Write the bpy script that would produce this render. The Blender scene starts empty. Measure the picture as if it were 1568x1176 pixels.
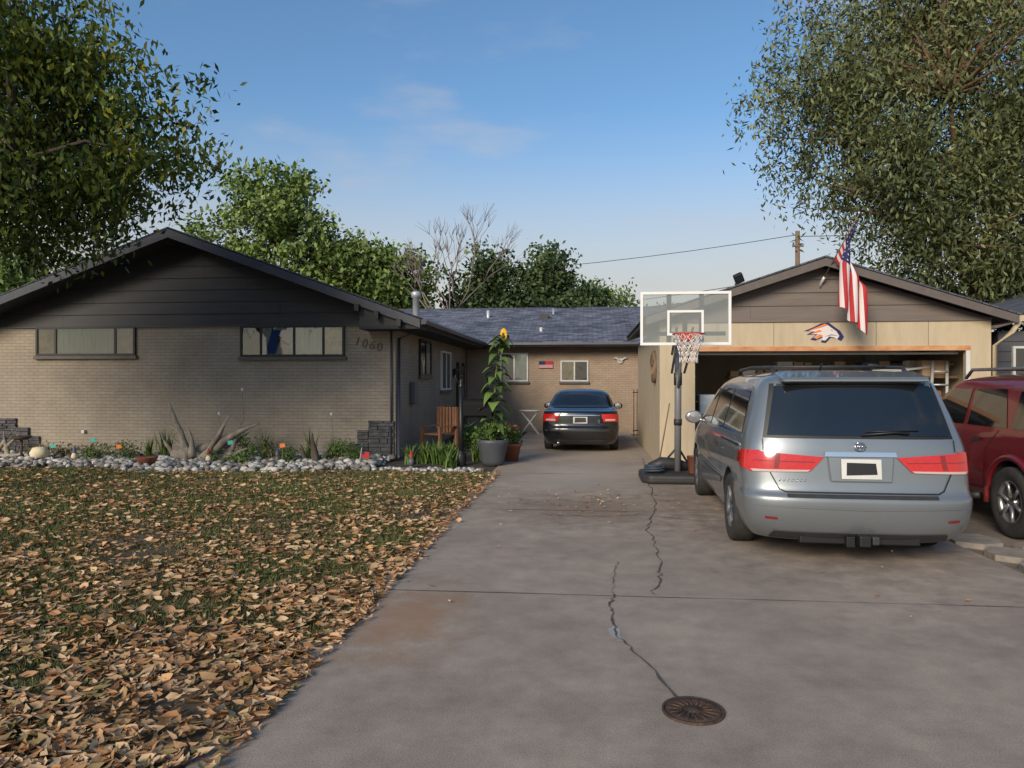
import bpy, math, random
import numpy as np
import bmesh
from mathutils import Vector, Matrix
random.seed(7); rng=np.random.default_rng(7)
scene=bpy.context.scene
R=math.radians

# ---------------------------------------------------------------- helpers
def lin(c):
    if len(c)==3: return (*c,1)
    return c
def newmat(name):
    m=bpy.data.materials.new(name); m.use_nodes=True
    nt=m.node_tree; b=nt.nodes['Principled BSDF']
    return m,nt,b
def mat(name,c,rough=.6,metal=0,coat=0,spec=.5,c2=None,scale=6,bump=0,bscale=None,detail=6,stretch=(1,1,1)):
    m,nt,b=newmat(name)
    b.inputs['Base Color'].default_value=lin(c); b.inputs['Roughness'].default_value=rough
    b.inputs['Metallic'].default_value=metal; b.inputs['Coat Weight'].default_value=coat
    b.inputs['Coat Roughness'].default_value=.04
    b.inputs['Specular IOR Level'].default_value=spec
    if c2 is not None or bump:
        tc=nt.nodes.new('ShaderNodeTexCoord'); mp=nt.nodes.new('ShaderNodeMapping')
        mp.inputs['Scale'].default_value=stretch
        nt.links.new(tc.outputs['Object'],mp.inputs[0])
        if c2 is not None:
            n=nt.nodes.new('ShaderNodeTexNoise'); n.inputs['Scale'].default_value=scale; n.inputs['Detail'].default_value=detail
            n.inputs['Roughness'].default_value=.65
            nt.links.new(mp.outputs[0],n.inputs['Vector'])
            r=nt.nodes.new('ShaderNodeValToRGB'); r.color_ramp.elements[0].position=.32; r.color_ramp.elements[1].position=.68
            r.color_ramp.elements[0].color=lin(c); r.color_ramp.elements[1].color=lin(c2)
            nt.links.new(n.outputs['Fac'],r.inputs[0]); nt.links.new(r.outputs[0],b.inputs['Base Color'])
        if bump:
            n2=nt.nodes.new('ShaderNodeTexNoise'); n2.inputs['Scale'].default_value=bscale or scale*4; n2.inputs['Detail'].default_value=5
            nt.links.new(mp.outputs[0],n2.inputs['Vector'])
            bp=nt.nodes.new('ShaderNodeBump'); bp.inputs['Strength'].default_value=bump; bp.inputs['Distance'].default_value=.02
            nt.links.new(n2.outputs['Fac'],bp.inputs['Height']); nt.links.new(bp.outputs[0],b.inputs['Normal'])
    return m
def carpaint(name,c,metal=.5,rough=.32,dust=.35):
    m=mat(name,c,rough,metal,coat=.8); nt=m.node_tree; N=nt.nodes; L=nt.links; b=N['Principled BSDF']
    tc=N.new('ShaderNodeTexCoord'); sp=N.new('ShaderNodeSeparateXYZ'); L.new(tc.outputs['Object'],sp.inputs[0])
    n=N.new('ShaderNodeTexNoise'); n.inputs['Scale'].default_value=5; n.inputs['Detail'].default_value=8; L.new(tc.outputs['Object'],n.inputs['Vector'])
    mr=N.new('ShaderNodeMapRange'); mr.inputs[1].default_value=.75; mr.inputs[2].default_value=.2; mr.inputs[3].default_value=0; mr.inputs[4].default_value=dust; L.new(sp.outputs[2],mr.inputs[0])
    mu=N.new('ShaderNodeMath'); mu.operation='MULTIPLY'; L.new(mr.outputs[0],mu.inputs[0]); L.new(n.outputs['Fac'],mu.inputs[1])
    mx=N.new('ShaderNodeMix'); mx.data_type='RGBA'; mx.inputs['A'].default_value=lin(c); mx.inputs['B'].default_value=(.20,.17,.14,1); L.new(mu.outputs[0],mx.inputs['Factor']); L.new(mx.outputs['Result'],b.inputs['Base Color'])
    r2=N.new('ShaderNodeMapRange'); r2.inputs[3].default_value=rough-.05; r2.inputs[4].default_value=rough+.12; L.new(n.outputs['Fac'],r2.inputs[0]); L.new(r2.outputs[0],b.inputs['Roughness'])
    return m
def empty(name,loc=(0,0,0),rz=0):
    e=bpy.data.objects.new(name,None); e.location=loc; e.rotation_euler=(0,0,rz)
    scene.collection.objects.link(e); return e
def mesh(name,verts,faces,mats,parent=None,smooth=False,mi=None):
    me=bpy.data.meshes.new(name); me.from_pydata([tuple(v) for v in verts],[],faces)
    if not isinstance(mats,(list,tuple)): mats=[mats]
    for m in mats: me.materials.append(m)
    if mi is not None: me.polygons.foreach_set('material_index',mi)
    if smooth: me.polygons.foreach_set('use_smooth',[True]*len(me.polygons))
    me.update()
    o=bpy.data.objects.new(name,me); scene.collection.objects.link(o)
    if parent: o.parent=parent
    return o
def npmesh(name,V,F,mats,parent=None,attr=None,smooth=False):
    me=bpy.data.meshes.new(name); m,k=F.shape
    me.vertices.add(len(V)); me.vertices.foreach_set('co',np.asarray(V,dtype=np.float32).ravel())
    me.loops.add(m*k); me.loops.foreach_set('vertex_index',F.ravel().astype(np.int32))
    me.polygons.add(m); me.polygons.foreach_set('loop_start',np.arange(0,m*k,k,dtype=np.int32))
    me.polygons.foreach_set('loop_total',np.full(m,k,dtype=np.int32))
    if smooth: me.polygons.foreach_set('use_smooth',np.ones(m,dtype=bool))
    me.update(calc_edges=True)
    if not isinstance(mats,(list,tuple)): mats=[mats]
    for q in mats: me.materials.append(q)
    if attr is not None:
        a=me.attributes.new('rnd','FLOAT','FACE'); a.data.foreach_set('value',attr.astype(np.float32))
    o=bpy.data.objects.new(name,me); scene.collection.objects.link(o)
    if parent: o.parent=parent
    return o
def box(name,x0,x1,y0,y1,z0,z1,m,parent=None,bevel=0,seg=2):
    v=[(x,y,z) for x in (x0,x1) for y in (y0,y1) for z in (z0,z1)]
    f=[(0,1,3,2),(4,6,7,5),(0,4,5,1),(2,3,7,6),(0,2,6,4),(1,5,7,3)]
    o=mesh(name,v,f,m,parent)
    if bevel:
        b=o.modifiers.new('b','BEVEL'); b.width=bevel; b.segments=seg
    return o
def prism(name,axis,poly,a0,a1,m,parent=None):
    def P(p,a):
        return {'y':(p[0],a,p[1]),'x':(a,p[0],p[1]),'z':(p[0],p[1],a)}[axis]
    n=len(poly); v=[P(p,a0) for p in poly]+[P(p,a1) for p in poly]
    f=[tuple(range(n)),tuple(range(2*n-1,n-1,-1))]+[(i,i+n,(i+1)%n+n,(i+1)%n) for i in range(n)]
    o=mesh(name,v,f,m,parent)
    bm=bmesh.new(); bm.from_mesh(o.data); bmesh.ops.recalc_face_normals(bm,faces=bm.faces); bm.to_mesh(o.data); bm.free()
    return o
def tubes(name,lines,m,parent=None,sides=6,smooth=True):
    V=[];F=[]
    for pts,rad in lines:
        pts=[Vector(p) for p in pts]
        if not isinstance(rad,(list,tuple)): rad=[rad]*len(pts)
        b=len(V)
        for i,p in enumerate(pts):
            d=(pts[min(i+1,len(pts)-1)]-pts[max(i-1,0)])
            if d.length<1e-6: d=Vector((0,0,1))
            d.normalize()
            up=Vector((0,0,1)) if abs(d.z)<.95 else Vector((1,0,0))
            a=d.cross(up).normalized(); c=d.cross(a)
            for k in range(sides):
                t=2*math.pi*k/sides
                V.append(p+(a*math.cos(t)+c*math.sin(t))*rad[i])
        for i in range(len(pts)-1):
            for k in range(sides):
                F.append((b+i*sides+k,b+i*sides+(k+1)%sides,b+(i+1)*sides+(k+1)%sides,b+(i+1)*sides+k))
        F.append(tuple(b+k for k in range(sides))[::-1]); F.append(tuple(b+(len(pts)-1)*sides+k for k in range(sides)))
    return mesh(name,V,F,m,parent,smooth)
def lathe(name,prof,m,parent=None,axis='z',c=(0,0,0),n=32,smooth=True):
    V=[];F=[]
    for r,h in prof:
        for k in range(n):
            t=2*math.pi*k/n
            a,b=r*math.cos(t),r*math.sin(t)
            p={'z':(a,b,h),'x':(h,a,b),'y':(a,h,b)}[axis]
            V.append((p[0]+c[0],p[1]+c[1],p[2]+c[2]))
    for i in range(len(prof)-1):
        for k in range(n):
            F.append((i*n+k,i*n+(k+1)%n,(i+1)*n+(k+1)%n,(i+1)*n+k))
    return mesh(name,V,F,m,parent,smooth)

# ---------------------------------------------------------------- materials
def brickmat(name,c1,c2,mortar,bw=.21,bh=.07,ms=.006,vec='xz',bump=.5,rough=.75,var=.22):
    m,nt,b=newmat(name); N=nt.nodes; L=nt.links
    tc=N.new('ShaderNodeTexCoord'); sp=N.new('ShaderNodeSeparateXYZ'); cb=N.new('ShaderNodeCombineXYZ')
    L.new(tc.outputs['Object'],sp.inputs[0])
    if vec=='xz':
        ad=N.new('ShaderNodeMath'); ad.operation='ADD'; L.new(sp.outputs[0],ad.inputs[0]); L.new(sp.outputs[1],ad.inputs[1])
        L.new(ad.outputs[0],cb.inputs[0]); L.new(sp.outputs[2],cb.inputs[1])
    elif vec=='xy': L.new(sp.outputs[0],cb.inputs[0]); L.new(sp.outputs[1],cb.inputs[1])
    else: L.new(sp.outputs[1],cb.inputs[0]); L.new(sp.outputs[0],cb.inputs[1])
    br=N.new('ShaderNodeTexBrick'); br.inputs['Scale'].default_value=1
    br.inputs['Brick Width'].default_value=bw; br.inputs['Row Height'].default_value=bh; br.inputs['Mortar Size'].default_value=ms
    br.inputs['Mortar Smooth'].default_value=.4
    br.inputs['Color1'].default_value=lin(c1); br.inputs['Color2'].default_value=lin(c2); br.inputs['Mortar'].default_value=lin(mortar)
    L.new(cb.outputs[0],br.inputs['Vector'])
    n=N.new('ShaderNodeTexNoise'); n.inputs['Scale'].default_value=1.3; n.inputs['Detail'].default_value=10; n.inputs['Roughness'].default_value=.65; L.new(tc.outputs['Object'],n.inputs['Vector'])
    mr=N.new('ShaderNodeMapRange'); mr.inputs[1].default_value=.25; mr.inputs[2].default_value=.75; mr.inputs[3].default_value=1-var; mr.inputs[4].default_value=1+var; L.new(n.outputs['Fac'],mr.inputs[0])
    mx=N.new('ShaderNodeVectorMath'); mx.operation='SCALE'; L.new(br.outputs['Color'],mx.inputs[0]); L.new(mr.outputs[0],mx.inputs['Scale'])
    L.new(mx.outputs[0],b.inputs['Base Color']); b.inputs['Roughness'].default_value=rough
    bp=N.new('ShaderNodeBump'); bp.invert=True; bp.inputs['Strength'].default_value=bump; bp.inputs['Distance'].default_value=.008
    L.new(br.outputs['Fac'],bp.inputs['Height'])
    n3=N.new('ShaderNodeTexNoise'); n3.inputs['Scale'].default_value=50; L.new(tc.outputs['Object'],n3.inputs['Vector'])
    bp2=N.new('ShaderNodeBump'); bp2.inputs['Strength'].default_value=.3; bp2.inputs['Distance'].default_value=.005
    L.new(n3.outputs['Fac'],bp2.inputs['Height']); L.new(bp.outputs[0],bp2.inputs['Normal']); L.new(bp2.outputs[0],b.inputs['Normal'])
    return m
def leafmat(name,cols,trans=.3,rough=.55):
    m,nt,b=newmat(name); N=nt.nodes; L=nt.links
    a=N.new('ShaderNodeAttribute'); a.attribute_name='rnd'
    r=N.new('ShaderNodeValToRGB'); e=r.color_ramp.elements
    e[0].color=lin(cols[0]); e[1].color=lin(cols[-1])
    for i,c in enumerate(cols[1:-1]):
        q=e.new((i+1)/(len(cols)-1)); q.color=lin(c)
    L.new(a.outputs['Fac'],r.inputs[0]); L.new(r.outputs[0],b.inputs['Base Color'])
    b.inputs['Roughness'].default_value=rough; b.inputs['Specular IOR Level'].default_value=.3
    if trans>0:
        tr=N.new('ShaderNodeBsdfTranslucent'); L.new(r.outputs[0],tr.inputs[0])
        mx=N.new('ShaderNodeMixShader'); mx.inputs[0].default_value=trans
        L.new(b.outputs[0],mx.inputs[1]); L.new(tr.outputs[0],mx.inputs[2])
        L.new(mx.outputs[0],N['Material Output'].inputs[0])
    return m

M={}
M['brick']=brickmat('painted_brick',(.285,.240,.185),(.315,.265,.205),(.235,.196,.15),bump=.7)
M['brick2']=brickmat('painted_brick_rear',(.32,.235,.165),(.35,.26,.185),(.255,.19,.135),bump=.6)
M['shing']=brickmat('shingles_wing',(.060,.070,.100),(.18,.19,.24),(.035,.04,.055),.32,.14,.010,'xy',.9,.9,.35)
M['shing2']=brickmat('shingles_gable',(.06,.065,.08),(.10,.11,.13),(.03,.03,.04),.32,.14,.008,'yx',.8,.9)
M['siding_dk']=mat('siding_charcoal',(.022,.022,.025),.55,c2=(.036,.035,.039),scale=3,stretch=(.3,1,3),bump=.15)
M['fascia']=mat('fascia_dark',(.040,.043,.058),.4,c2=(.06,.063,.08),scale=2)
M['soffit']=mat('soffit_dark',(.03,.03,.032),.7)
M['siding_g']=mat('siding_taupe',(.135,.110,.095),.7,c2=(.175,.145,.125),scale=4,stretch=(.3,1,4),bump=.2)
M['beige']=mat('beige_panel',(.43,.345,.23),.65,c2=(.52,.425,.29),scale=2.5,stretch=(2,2,.4),bump=.12)
M['trimbr']=mat('trim_brown',(.10,.08,.07),.6,c2=(.13,.11,.10))
M['orange']=mat('bare_wood_trim',(.46,.16,.05),.7,c2=(.60,.36,.19),scale=9,stretch=(.4,1,1))
M['black']=mat('black_paint',(.012,.012,.013),.45)
M['rubber']=mat('rubber',(.02,.02,.021),.8,c2=(.04,.037,.034),scale=9)
M['blkpl']=mat('black_plastic',(.022,.022,.024),.55,c2=(.035,.034,.034),scale=10)
M['white']=mat('white_paint',(.76,.76,.74),.5)
M['offwhite']=mat('offwhite',(.55,.55,.52),.6,c2=(.65,.64,.6))
M['galv']=mat('galvanised',(.5,.51,.52),.45,metal=.4,c2=(.6,.6,.6))
M['chrome']=mat('chrome',(.7,.7,.72),.12,metal=1)
M['alloy']=mat('alloy',(.42,.43,.45),.35,metal=.8,c2=(.3,.29,.28),scale=14)
M['vglass']=mat('vehicle_glass',(.008,.010,.012),.04,coat=.6,spec=.6)
M['redlens']=mat('red_lens',(.60,.012,.012),.12,coat=1,c2=(.45,.01,.01),scale=40)
M['redlens2']=mat('red_lens_dark',(.22,.006,.008),.12,coat=1)
M['clearlens']=mat('clear_lens',(.55,.40,.38),.12,coat=1)
M['vanpaint']=carpaint('slate_silver_paint',(.215,.238,.255),.5,.33)
M['sedpaint']=carpaint('black_car_paint',(.008,.009,.010),.2,.2,.12)
M['suvpaint']=carpaint('maroon_paint',(.19,.012,.018),.3,.3,.3)
M['bark']=mat('bark',(.07,.052,.038),.9,c2=(.13,.10,.08),scale=8,stretch=(1,1,.25),bump=.8,bscale=20)
M['barkred']=mat('bark_reddish',(.15,.08,.045),.9,c2=(.23,.14,.09),scale=6,stretch=(1,1,.3),bump=.6,bscale=18)
M['twig']=mat('bare_twigs',(.22,.18,.16),.9)
M['drift']=mat('driftwood',(.16,.13,.10),.85,c2=(.40,.35,.28),scale=7,stretch=(1,1,.4),bump=.8)
M['stone']=mat('veneer_stone',(.035,.036,.042),.8,c2=(.11,.105,.11),scale=5,bump=.8,bscale=14)
M['flag_stone']=mat('flagstone',(.20,.175,.145),.85,c2=(.32,.28,.235),scale=6,bump=.5)
M['iron']=mat('cast_iron',(.05,.035,.028),.7,metal=.4,c2=(.12,.07,.045),scale=12,bump=.5)
M['dark']=mat('crack_dark',(.05,.043,.037),.95,c2=(.11,.095,.08),scale=20)
M['wood']=mat('old_wood',(.14,.09,.055),.8,c2=(.22,.15,.1),scale=5,stretch=(1,1,.3))
M['greypot']=mat('grey_pot',(.06,.066,.08),.5,c2=(.08,.086,.10),scale=5)
M['terra']=mat('terracotta',(.33,.12,.06),.8,c2=(.26,.10,.06))
M['soil']=mat('soil',(.035,.025,.018),.95,c2=(.09,.07,.05),scale=8,bump=.8,bscale=30)
M['net']=mat('net_cord',(.75,.68,.66),.8)
M['rimo']=mat('rim_orange',(.45,.05,.03),.4)
M['greycol']=mat('grey_plastic',(.11,.115,.125),.5)
M['polegrey']=mat('hoop_pole_grey',(.16,.16,.165),.45)
M['interior']=mat('garage_interior',(.42,.36,.29),.85,c2=(.50,.44,.36),scale=2)
M['vinyl']=mat('storage_blue',(.05,.12,.25),.6)
M['card']=mat('cardboard',(.40,.27,.16),.85)
M['turq']=mat('turquoise_tag',(.05,.42,.36),.6)

def panemat():
    m,nt,b=newmat('window_glass'); N=nt.nodes; L=nt.links
    t=N.new('ShaderNodeBsdfTransparent'); t.inputs[0].default_value=(.97,1,.99,1)
    g=N.new('ShaderNodeBsdfGlossy'); g.inputs['Roughness'].default_value=.03
    tc=N.new('ShaderNodeTexCoord'); n=N.new('ShaderNodeTexNoise'); n.inputs['Scale'].default_value=2.2; L.new(tc.outputs['Object'],n.inputs['Vector'])
    bp=N.new('ShaderNodeBump'); bp.inputs['Strength'].default_value=.10; bp.inputs['Distance'].default_value=.06; L.new(n.outputs['Fac'],bp.inputs['Height']); L.new(bp.outputs[0],g.inputs['Normal'])
    f=N.new('ShaderNodeFresnel'); f.inputs[0].default_value=2.3
    x=N.new('ShaderNodeMixShader'); L.new(f.outputs[0],x.inputs[0]); L.new(t.outputs[0],x.inputs[1]); L.new(g.outputs[0],x.inputs[2])
    L.new(x.outputs[0],N['Material Output'].inputs[0]); return m
M['pane']=panemat()
M['curtain']=mat('curtain',(.62,.68,.58),.9,c2=(.86,.88,.78),scale=5,stretch=(4,1,.35))
M['curtain2']=mat('curtain_tan',(.86,.76,.52),.9,c2=(.55,.45,.30),scale=4)
M['sheer']=mat('sheer_blue',(.42,.52,.62),.9,c2=(.7,.74,.76),scale=4)
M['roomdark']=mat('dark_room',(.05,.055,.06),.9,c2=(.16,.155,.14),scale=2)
M['blue']=mat('blue_cloth',(.03,.14,.48),.8); M['redc']=mat('red_cloth',(.48,.03,.035),.8,c2=(.38,.022,.03),scale=3)
M['navy']=mat('navy_cloth',(.018,.022,.10),.8); M['whitec']=mat('white_cloth',(.68,.62,.60),.8)
M['orangep']=mat('decal_orange',(.75,.20,.03),.6)
M['yellow']=mat('petal_yellow',(.80,.50,.03),.6); M['seed']=mat('seed_head',(.10,.06,.02),.9)

# ---------------------------------------------------------------- camera
cam=bpy.data.cameras.new('camera'); co=bpy.data.objects.new('camera',cam); scene.collection.objects.link(co)
cam.sensor_width=36; cam.lens=36*1130/1568; cam.clip_end=3000; cam.clip_start=.05
co.location=(0,0,1.6); co.rotation_euler=(R(90-.15),0,R(5.86)); scene.camera=co

# ---------------------------------------------------------------- world
w=bpy.data.worlds.new('World'); scene.world=w; w.use_nodes=True
N=w.node_tree.nodes; L=w.node_tree.links; bg=N['Background']
SUN_EL=R(24); SUN_ROT=R(203)
sky=N.new('ShaderNodeTexSky'); sky.sky_type='NISHITA'; sky.sun_disc=False; sky.sun_elevation=SUN_EL; sky.sun_rotation=SUN_ROT
sky.air_density=1.1; sky.dust_density=.6; sky.ozone_density=2.6
tn=N.new('ShaderNodeVectorMath'); tn.operation='MULTIPLY'; tn.inputs[1].default_value=(.82,1.0,1.10); L.new(sky.outputs[0],tn.inputs[0])
tc=N.new('ShaderNodeTexCoord'); sp=N.new('ShaderNodeSeparateXYZ'); L.new(tc.outputs['Generated'],sp.inputs[0])
mp=N.new('ShaderNodeMapping'); mp.inputs['Scale'].default_value=(2.2,2.2,7.5); mp.inputs['Location'].default_value=(1.9,.5,.9); L.new(tc.outputs['Generated'],mp.inputs[0])
nz=N.new('ShaderNodeTexNoise'); nz.inputs['Scale'].default_value=1.7; nz.inputs['Detail'].default_value=10; nz.inputs['Roughness'].default_value=.52; L.new(mp.outputs[0],nz.inputs['Vector'])
cr=N.new('ShaderNodeMapRange'); cr.interpolation_type='SMOOTHSTEP'; cr.inputs[1].default_value=.53; cr.inputs[2].default_value=.82; cr.inputs[4].default_value=.6; L.new(nz.outputs['Fac'],cr.inputs[0])
hz=N.new('ShaderNodeMapRange'); hz.interpolation_type='SMOOTHSTEP'; hz.inputs[1].default_value=.06; hz.inputs[2].default_value=.36; hz.inputs[3].default_value=.88; hz.inputs[4].default_value=0; L.new(sp.outputs[2],hz.inputs[0])
m1=N.new('ShaderNodeMix'); m1.data_type='RGBA'; m1.inputs['B'].default_value=(4.7,4.15,3.55,1)
L.new(hz.outputs[0],m1.inputs['Factor']); L.new(tn.outputs[0],m1.inputs['A'])
m2=N.new('ShaderNodeMix'); m2.data_type='RGBA'; m2.inputs['B'].default_value=(4.2,4.1,4.2,1)
L.new(cr.outputs[0],m2.inputs['Factor']); L.new(m1.outputs['Result'],m2.inputs['A'])
L.new(m2.outputs['Result'],bg.inputs[0]); bg.inputs[1].default_value=.135
sl=bpy.data.lights.new('sun','SUN'); sl.energy=3.7; sl.angle=R(24); sl.color=(1,.86,.68)
so=bpy.data.objects.new('sun',sl); scene.collection.objects.link(so)
sd=Vector((math.sin(SUN_ROT)*math.cos(SUN_EL),math.cos(SUN_ROT)*math.cos(SUN_EL),math.sin(SUN_EL)))
so.rotation_euler=sd.to_track_quat('Z','Y').to_euler(); so.location=(-5,-10,15)
scene.view_settings.view_transform='Standard'; scene.view_settings.look='None'; scene.view_settings.exposure=0

# ---------------------------------------------------------------- ground
M['dirt']=mat('dirt',(.13,.105,.08),.95,c2=(.22,.18,.14),scale=1.5,bump=.5,bscale=25)
M['lawn']=mat('lawn_soil',(.055,.05,.024),.95,c2=(.15,.11,.07),scale=.9,bump=.6,bscale=30)
mesh('ground',[(-900,-300,-.06),(900,-300,-.06),(900,1500,-.06),(-900,1500,-.06)],[(0,1,2,3)],M['dirt'])
mesh('lawn',[(-40,-6,-.02),(-1.63,-6,-.02),(-1.63,13.6,-.02),(-40,13.6,-.02)],[(0,1,2,3)],M['lawn'])

def concrete():
    m,nt,b=newmat('concrete'); N=nt.nodes; L=nt.links
    tc=N.new('ShaderNodeTexCoord')
    def noise(s,d,lo,hi,a,bb):
        n=N.new('ShaderNodeTexNoise'); n.inputs['Scale'].default_value=s; n.inputs['Detail'].default_value=d; n.inputs['Roughness'].default_value=.68
        L.new(tc.outputs['Object'],n.inputs['Vector'])
        r=N.new('ShaderNodeMapRange'); r.inputs[1].default_value=lo; r.inputs[2].default_value=hi; r.inputs[3].default_value=a; r.inputs[4].default_value=bb
        L.new(n.outputs['Fac'],r.inputs[0]); return r,n
    r1,_=noise(.6,9,.32,.68,.76,1.16); r2,n2=noise(130,3,.3,.7,.72,1.26); r3,_=noise(4,10,.3,.7,.80,1.16)
    def mul(a,bb):
        q=N.new('ShaderNodeMath'); q.operation='MULTIPLY'; L.new(a.outputs[0],q.inputs[0]); L.new(bb.outputs[0],q.inputs[1]); return q
    q=mul(mul(r1,r2),r3)
    col=N.new('ShaderNodeVectorMath'); col.operation='SCALE'; col.inputs[0].default_value=(.335,.272,.215); L.new(q.outputs[0],col.inputs['Scale'])
    def blob(pt,sc,color,inp,amt,rz=0):
        mp=N.new('ShaderNodeMapping'); mp.vector_type='TEXTURE'; mp.inputs['Location'].default_value=pt; mp.inputs['Scale'].default_value=sc; mp.inputs['Rotation'].default_value=(0,0,rz)
        L.new(tc.outputs['Object'],mp.inputs[0]); ln=N.new('ShaderNodeVectorMath'); ln.operation='LENGTH'; L.new(mp.outputs[0],ln.inputs[0])
        nn=N.new('ShaderNodeTexNoise'); nn.inputs['Scale'].default_value=4; nn.inputs['Detail'].default_value=9; nn.inputs['Roughness'].default_value=.7; L.new(tc.outputs['Object'],nn.inputs['Vector'])
        ad=N.new('ShaderNodeMath'); ad.operation='MULTIPLY_ADD'; ad.inputs[1].default_value=2.2; L.new(nn.outputs['Fac'],ad.inputs[0]); L.new(ln.outputs['Value'],ad.inputs[2])
        mr=N.new('ShaderNodeMapRange'); mr.inputs[1].default_value=1.3; mr.inputs[2].default_value=2.1; mr.inputs[3].default_value=amt; mr.inputs[4].default_value=0; L.new(ad.outputs[0],mr.inputs[0])
        mx=N.new('ShaderNodeMix'); mx.data_type='RGBA'; mx.inputs['B'].default_value=lin(color); L.new(mr.outputs[0],mx.inputs['Factor']); L.new(inp,mx.inputs['A'])
        return mx.outputs['Result']
    o=blob((-1.2,4.9,0),(.5,1.0,1),(.33,.17,.08),col.outputs[0],.6)
    o=blob((.0,9.4,0),(1.5,1.4,1),(.22,.15,.10),o,.7)
    o=blob((1.3,10.2,0),(.6,2.4,1),(.18,.13,.09),o,.6)
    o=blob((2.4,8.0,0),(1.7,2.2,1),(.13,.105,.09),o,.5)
    o=blob((2.9,5.0,0),(1.2,.7,1),(.20,.165,.14),o,.45)
    o=blob((-.3,13.2,0),(1.2,2.2,1),(.44,.38,.31),o,.6)
    o=blob((-.2,18,0),(1.4,4,1),(.42,.35,.28),o,.5)
    L.new(o,b.inputs['Base Color']); b.inputs['Roughness'].default_value=.85
    bp=N.new('ShaderNodeBump'); bp.inputs['Strength'].default_value=.5; bp.inputs['Distance'].default_value=.006
    L.new(n2.outputs['Fac'],bp.inputs['Height']); L.new(bp.outputs[0],b.inputs['Normal'])
    return m
M['conc']=concrete()
dv=empty('driveway')
prism('slab','z',[(-1.63,-6),(3.6,-6),(3.62,11),(6.95,11.6),(6.95,14.9),(1.9,14.9),(1.34,14.6),(1.30,23.9),(-1.95,23.9),(-1.7,14.0)],-.1,0,M['conc'],dv)
box('garage_slab',1.5,7.1,14.92,20,-.05,.02,M['interior'],dv)
def strip(name,pts,wd,z,m,parent,jit=0,steps=1):
    P=[]
    for i in range(len(pts)-1):
        a,b=Vector(pts[i]),Vector(pts[i+1])
        for k in range(steps):
            p=a.lerp(b,k/steps); p+=Vector((random.uniform(-jit,jit),random.uniform(-jit,jit))); P.append(p)
    P.append(Vector(pts[-1])); V=[];F=[]
    for i,p in enumerate(P):
        d=(P[min(i+1,len(P)-1)]-P[max(i-1,0)]).normalized(); n=Vector((-d.y,d.x))*wd*(random.uniform(.25,1.2) if jit else 1)*.5
        V+= [(p.x+n.x,p.y+n.y,z),(p.x-n.x,p.y-n.y,z)]
    for i in range(len(P)-1): F.append((2*i,2*i+1,2*i+3,2*i+2))
    return mesh(name,V,F,m,parent)
for i,y in enumerate((1.6,5.55,9.2,12.9)):
    strip('joint_%d'%i,[(-1.62,y),(3.59,y+.03)],.014,.004,M['dark'],dv,.004,14)
strip('joint_far',[(-1.7,17.4),(1.3,17.4)],.016,.004,M['dark'],dv,.004,10); strip('joint_far_b',[(-1.7,20.6),(1.3,20.6)],.016,.004,M['dark'],dv,.004,10)
strip('crack_a',[(.47,3.76),(.32,4.3),(.17,4.74),(.16,5.2),(.19,5.6)],.017,.006,M['dark'],dv,.02,9)
strip('crack_b',[(.49,5.64),(.67,6.65),(.64,8.1),(.9,9.9),(.99,12.6),(1.15,15.5)],.015,.006,M['dark'],dv,.03,14)
strip('crack_c',[(-.6,8.9),(-.1,8.8),(.64,9.0),(1.2,8.7)],.014,.008,M['dark'],dv,.04,12)
strip('crack_d',[(-.9,9.6),(-.4,10.0),(.1,9.8)],.012,.008,M['dark'],dv,.04,10)
strip('crack_e',[(.1,10.1),(.5,10.6),(.9,10.4)],.012,.008,M['dark'],dv,.04,10)
strip('crack_f',[(.19,5.6),(.22,6.2),(.26,6.6)],.007,.008,M['dark'],dv,.015,8)
M['patch']=mat('crack_filler',(.36,.36,.37),.9,c2=(.28,.27,.26),scale=20)
strip('crack_filler',[(.21,4.6),(.17,4.75),(.17,4.95)],.07,.003,M['patch'],dv,.015,4)
lid=empty('meter_cover',(.51,3.65,0))
lathe('ring',[(.150,.0),(.150,.012),(.138,.012),(.138,.006)],M['iron'],lid)
lathe('plate',[(.136,.004),(.133,.012),(.10,.014),(.095,.010),(.03,.010),(.025,.016),(.0,.016)],M['iron'],lid)
tubes('ribs',[([(math.cos(a)*.05,math.sin(a)*.05,.012),(math.cos(a)*.125,math.sin(a)*.125,.012)],.005) for a in np.linspace(0,6.28,17)[:-1]],M['iron'],lid)
fs=empty('flagstone_path')
for i,(x,y,r) in enumerate([(3.95,8.0,.28),(3.98,7.4,.27),(4.0,6.85,.28),(4.35,7.7,.2),(4.1,6.25,.24),(4.45,7.1,.2)]):
    n=7; pl=[(x+math.cos(t)*r*random.uniform(.8,1.15)*.95,y+math.sin(t)*r*random.uniform(.8,1.15)) for t in np.linspace(0,6.28,n+1)[:-1]]
    prism('stone_%d'%i,'z',pl,-.06,-.005,M['flag_stone'],fs)

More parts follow.
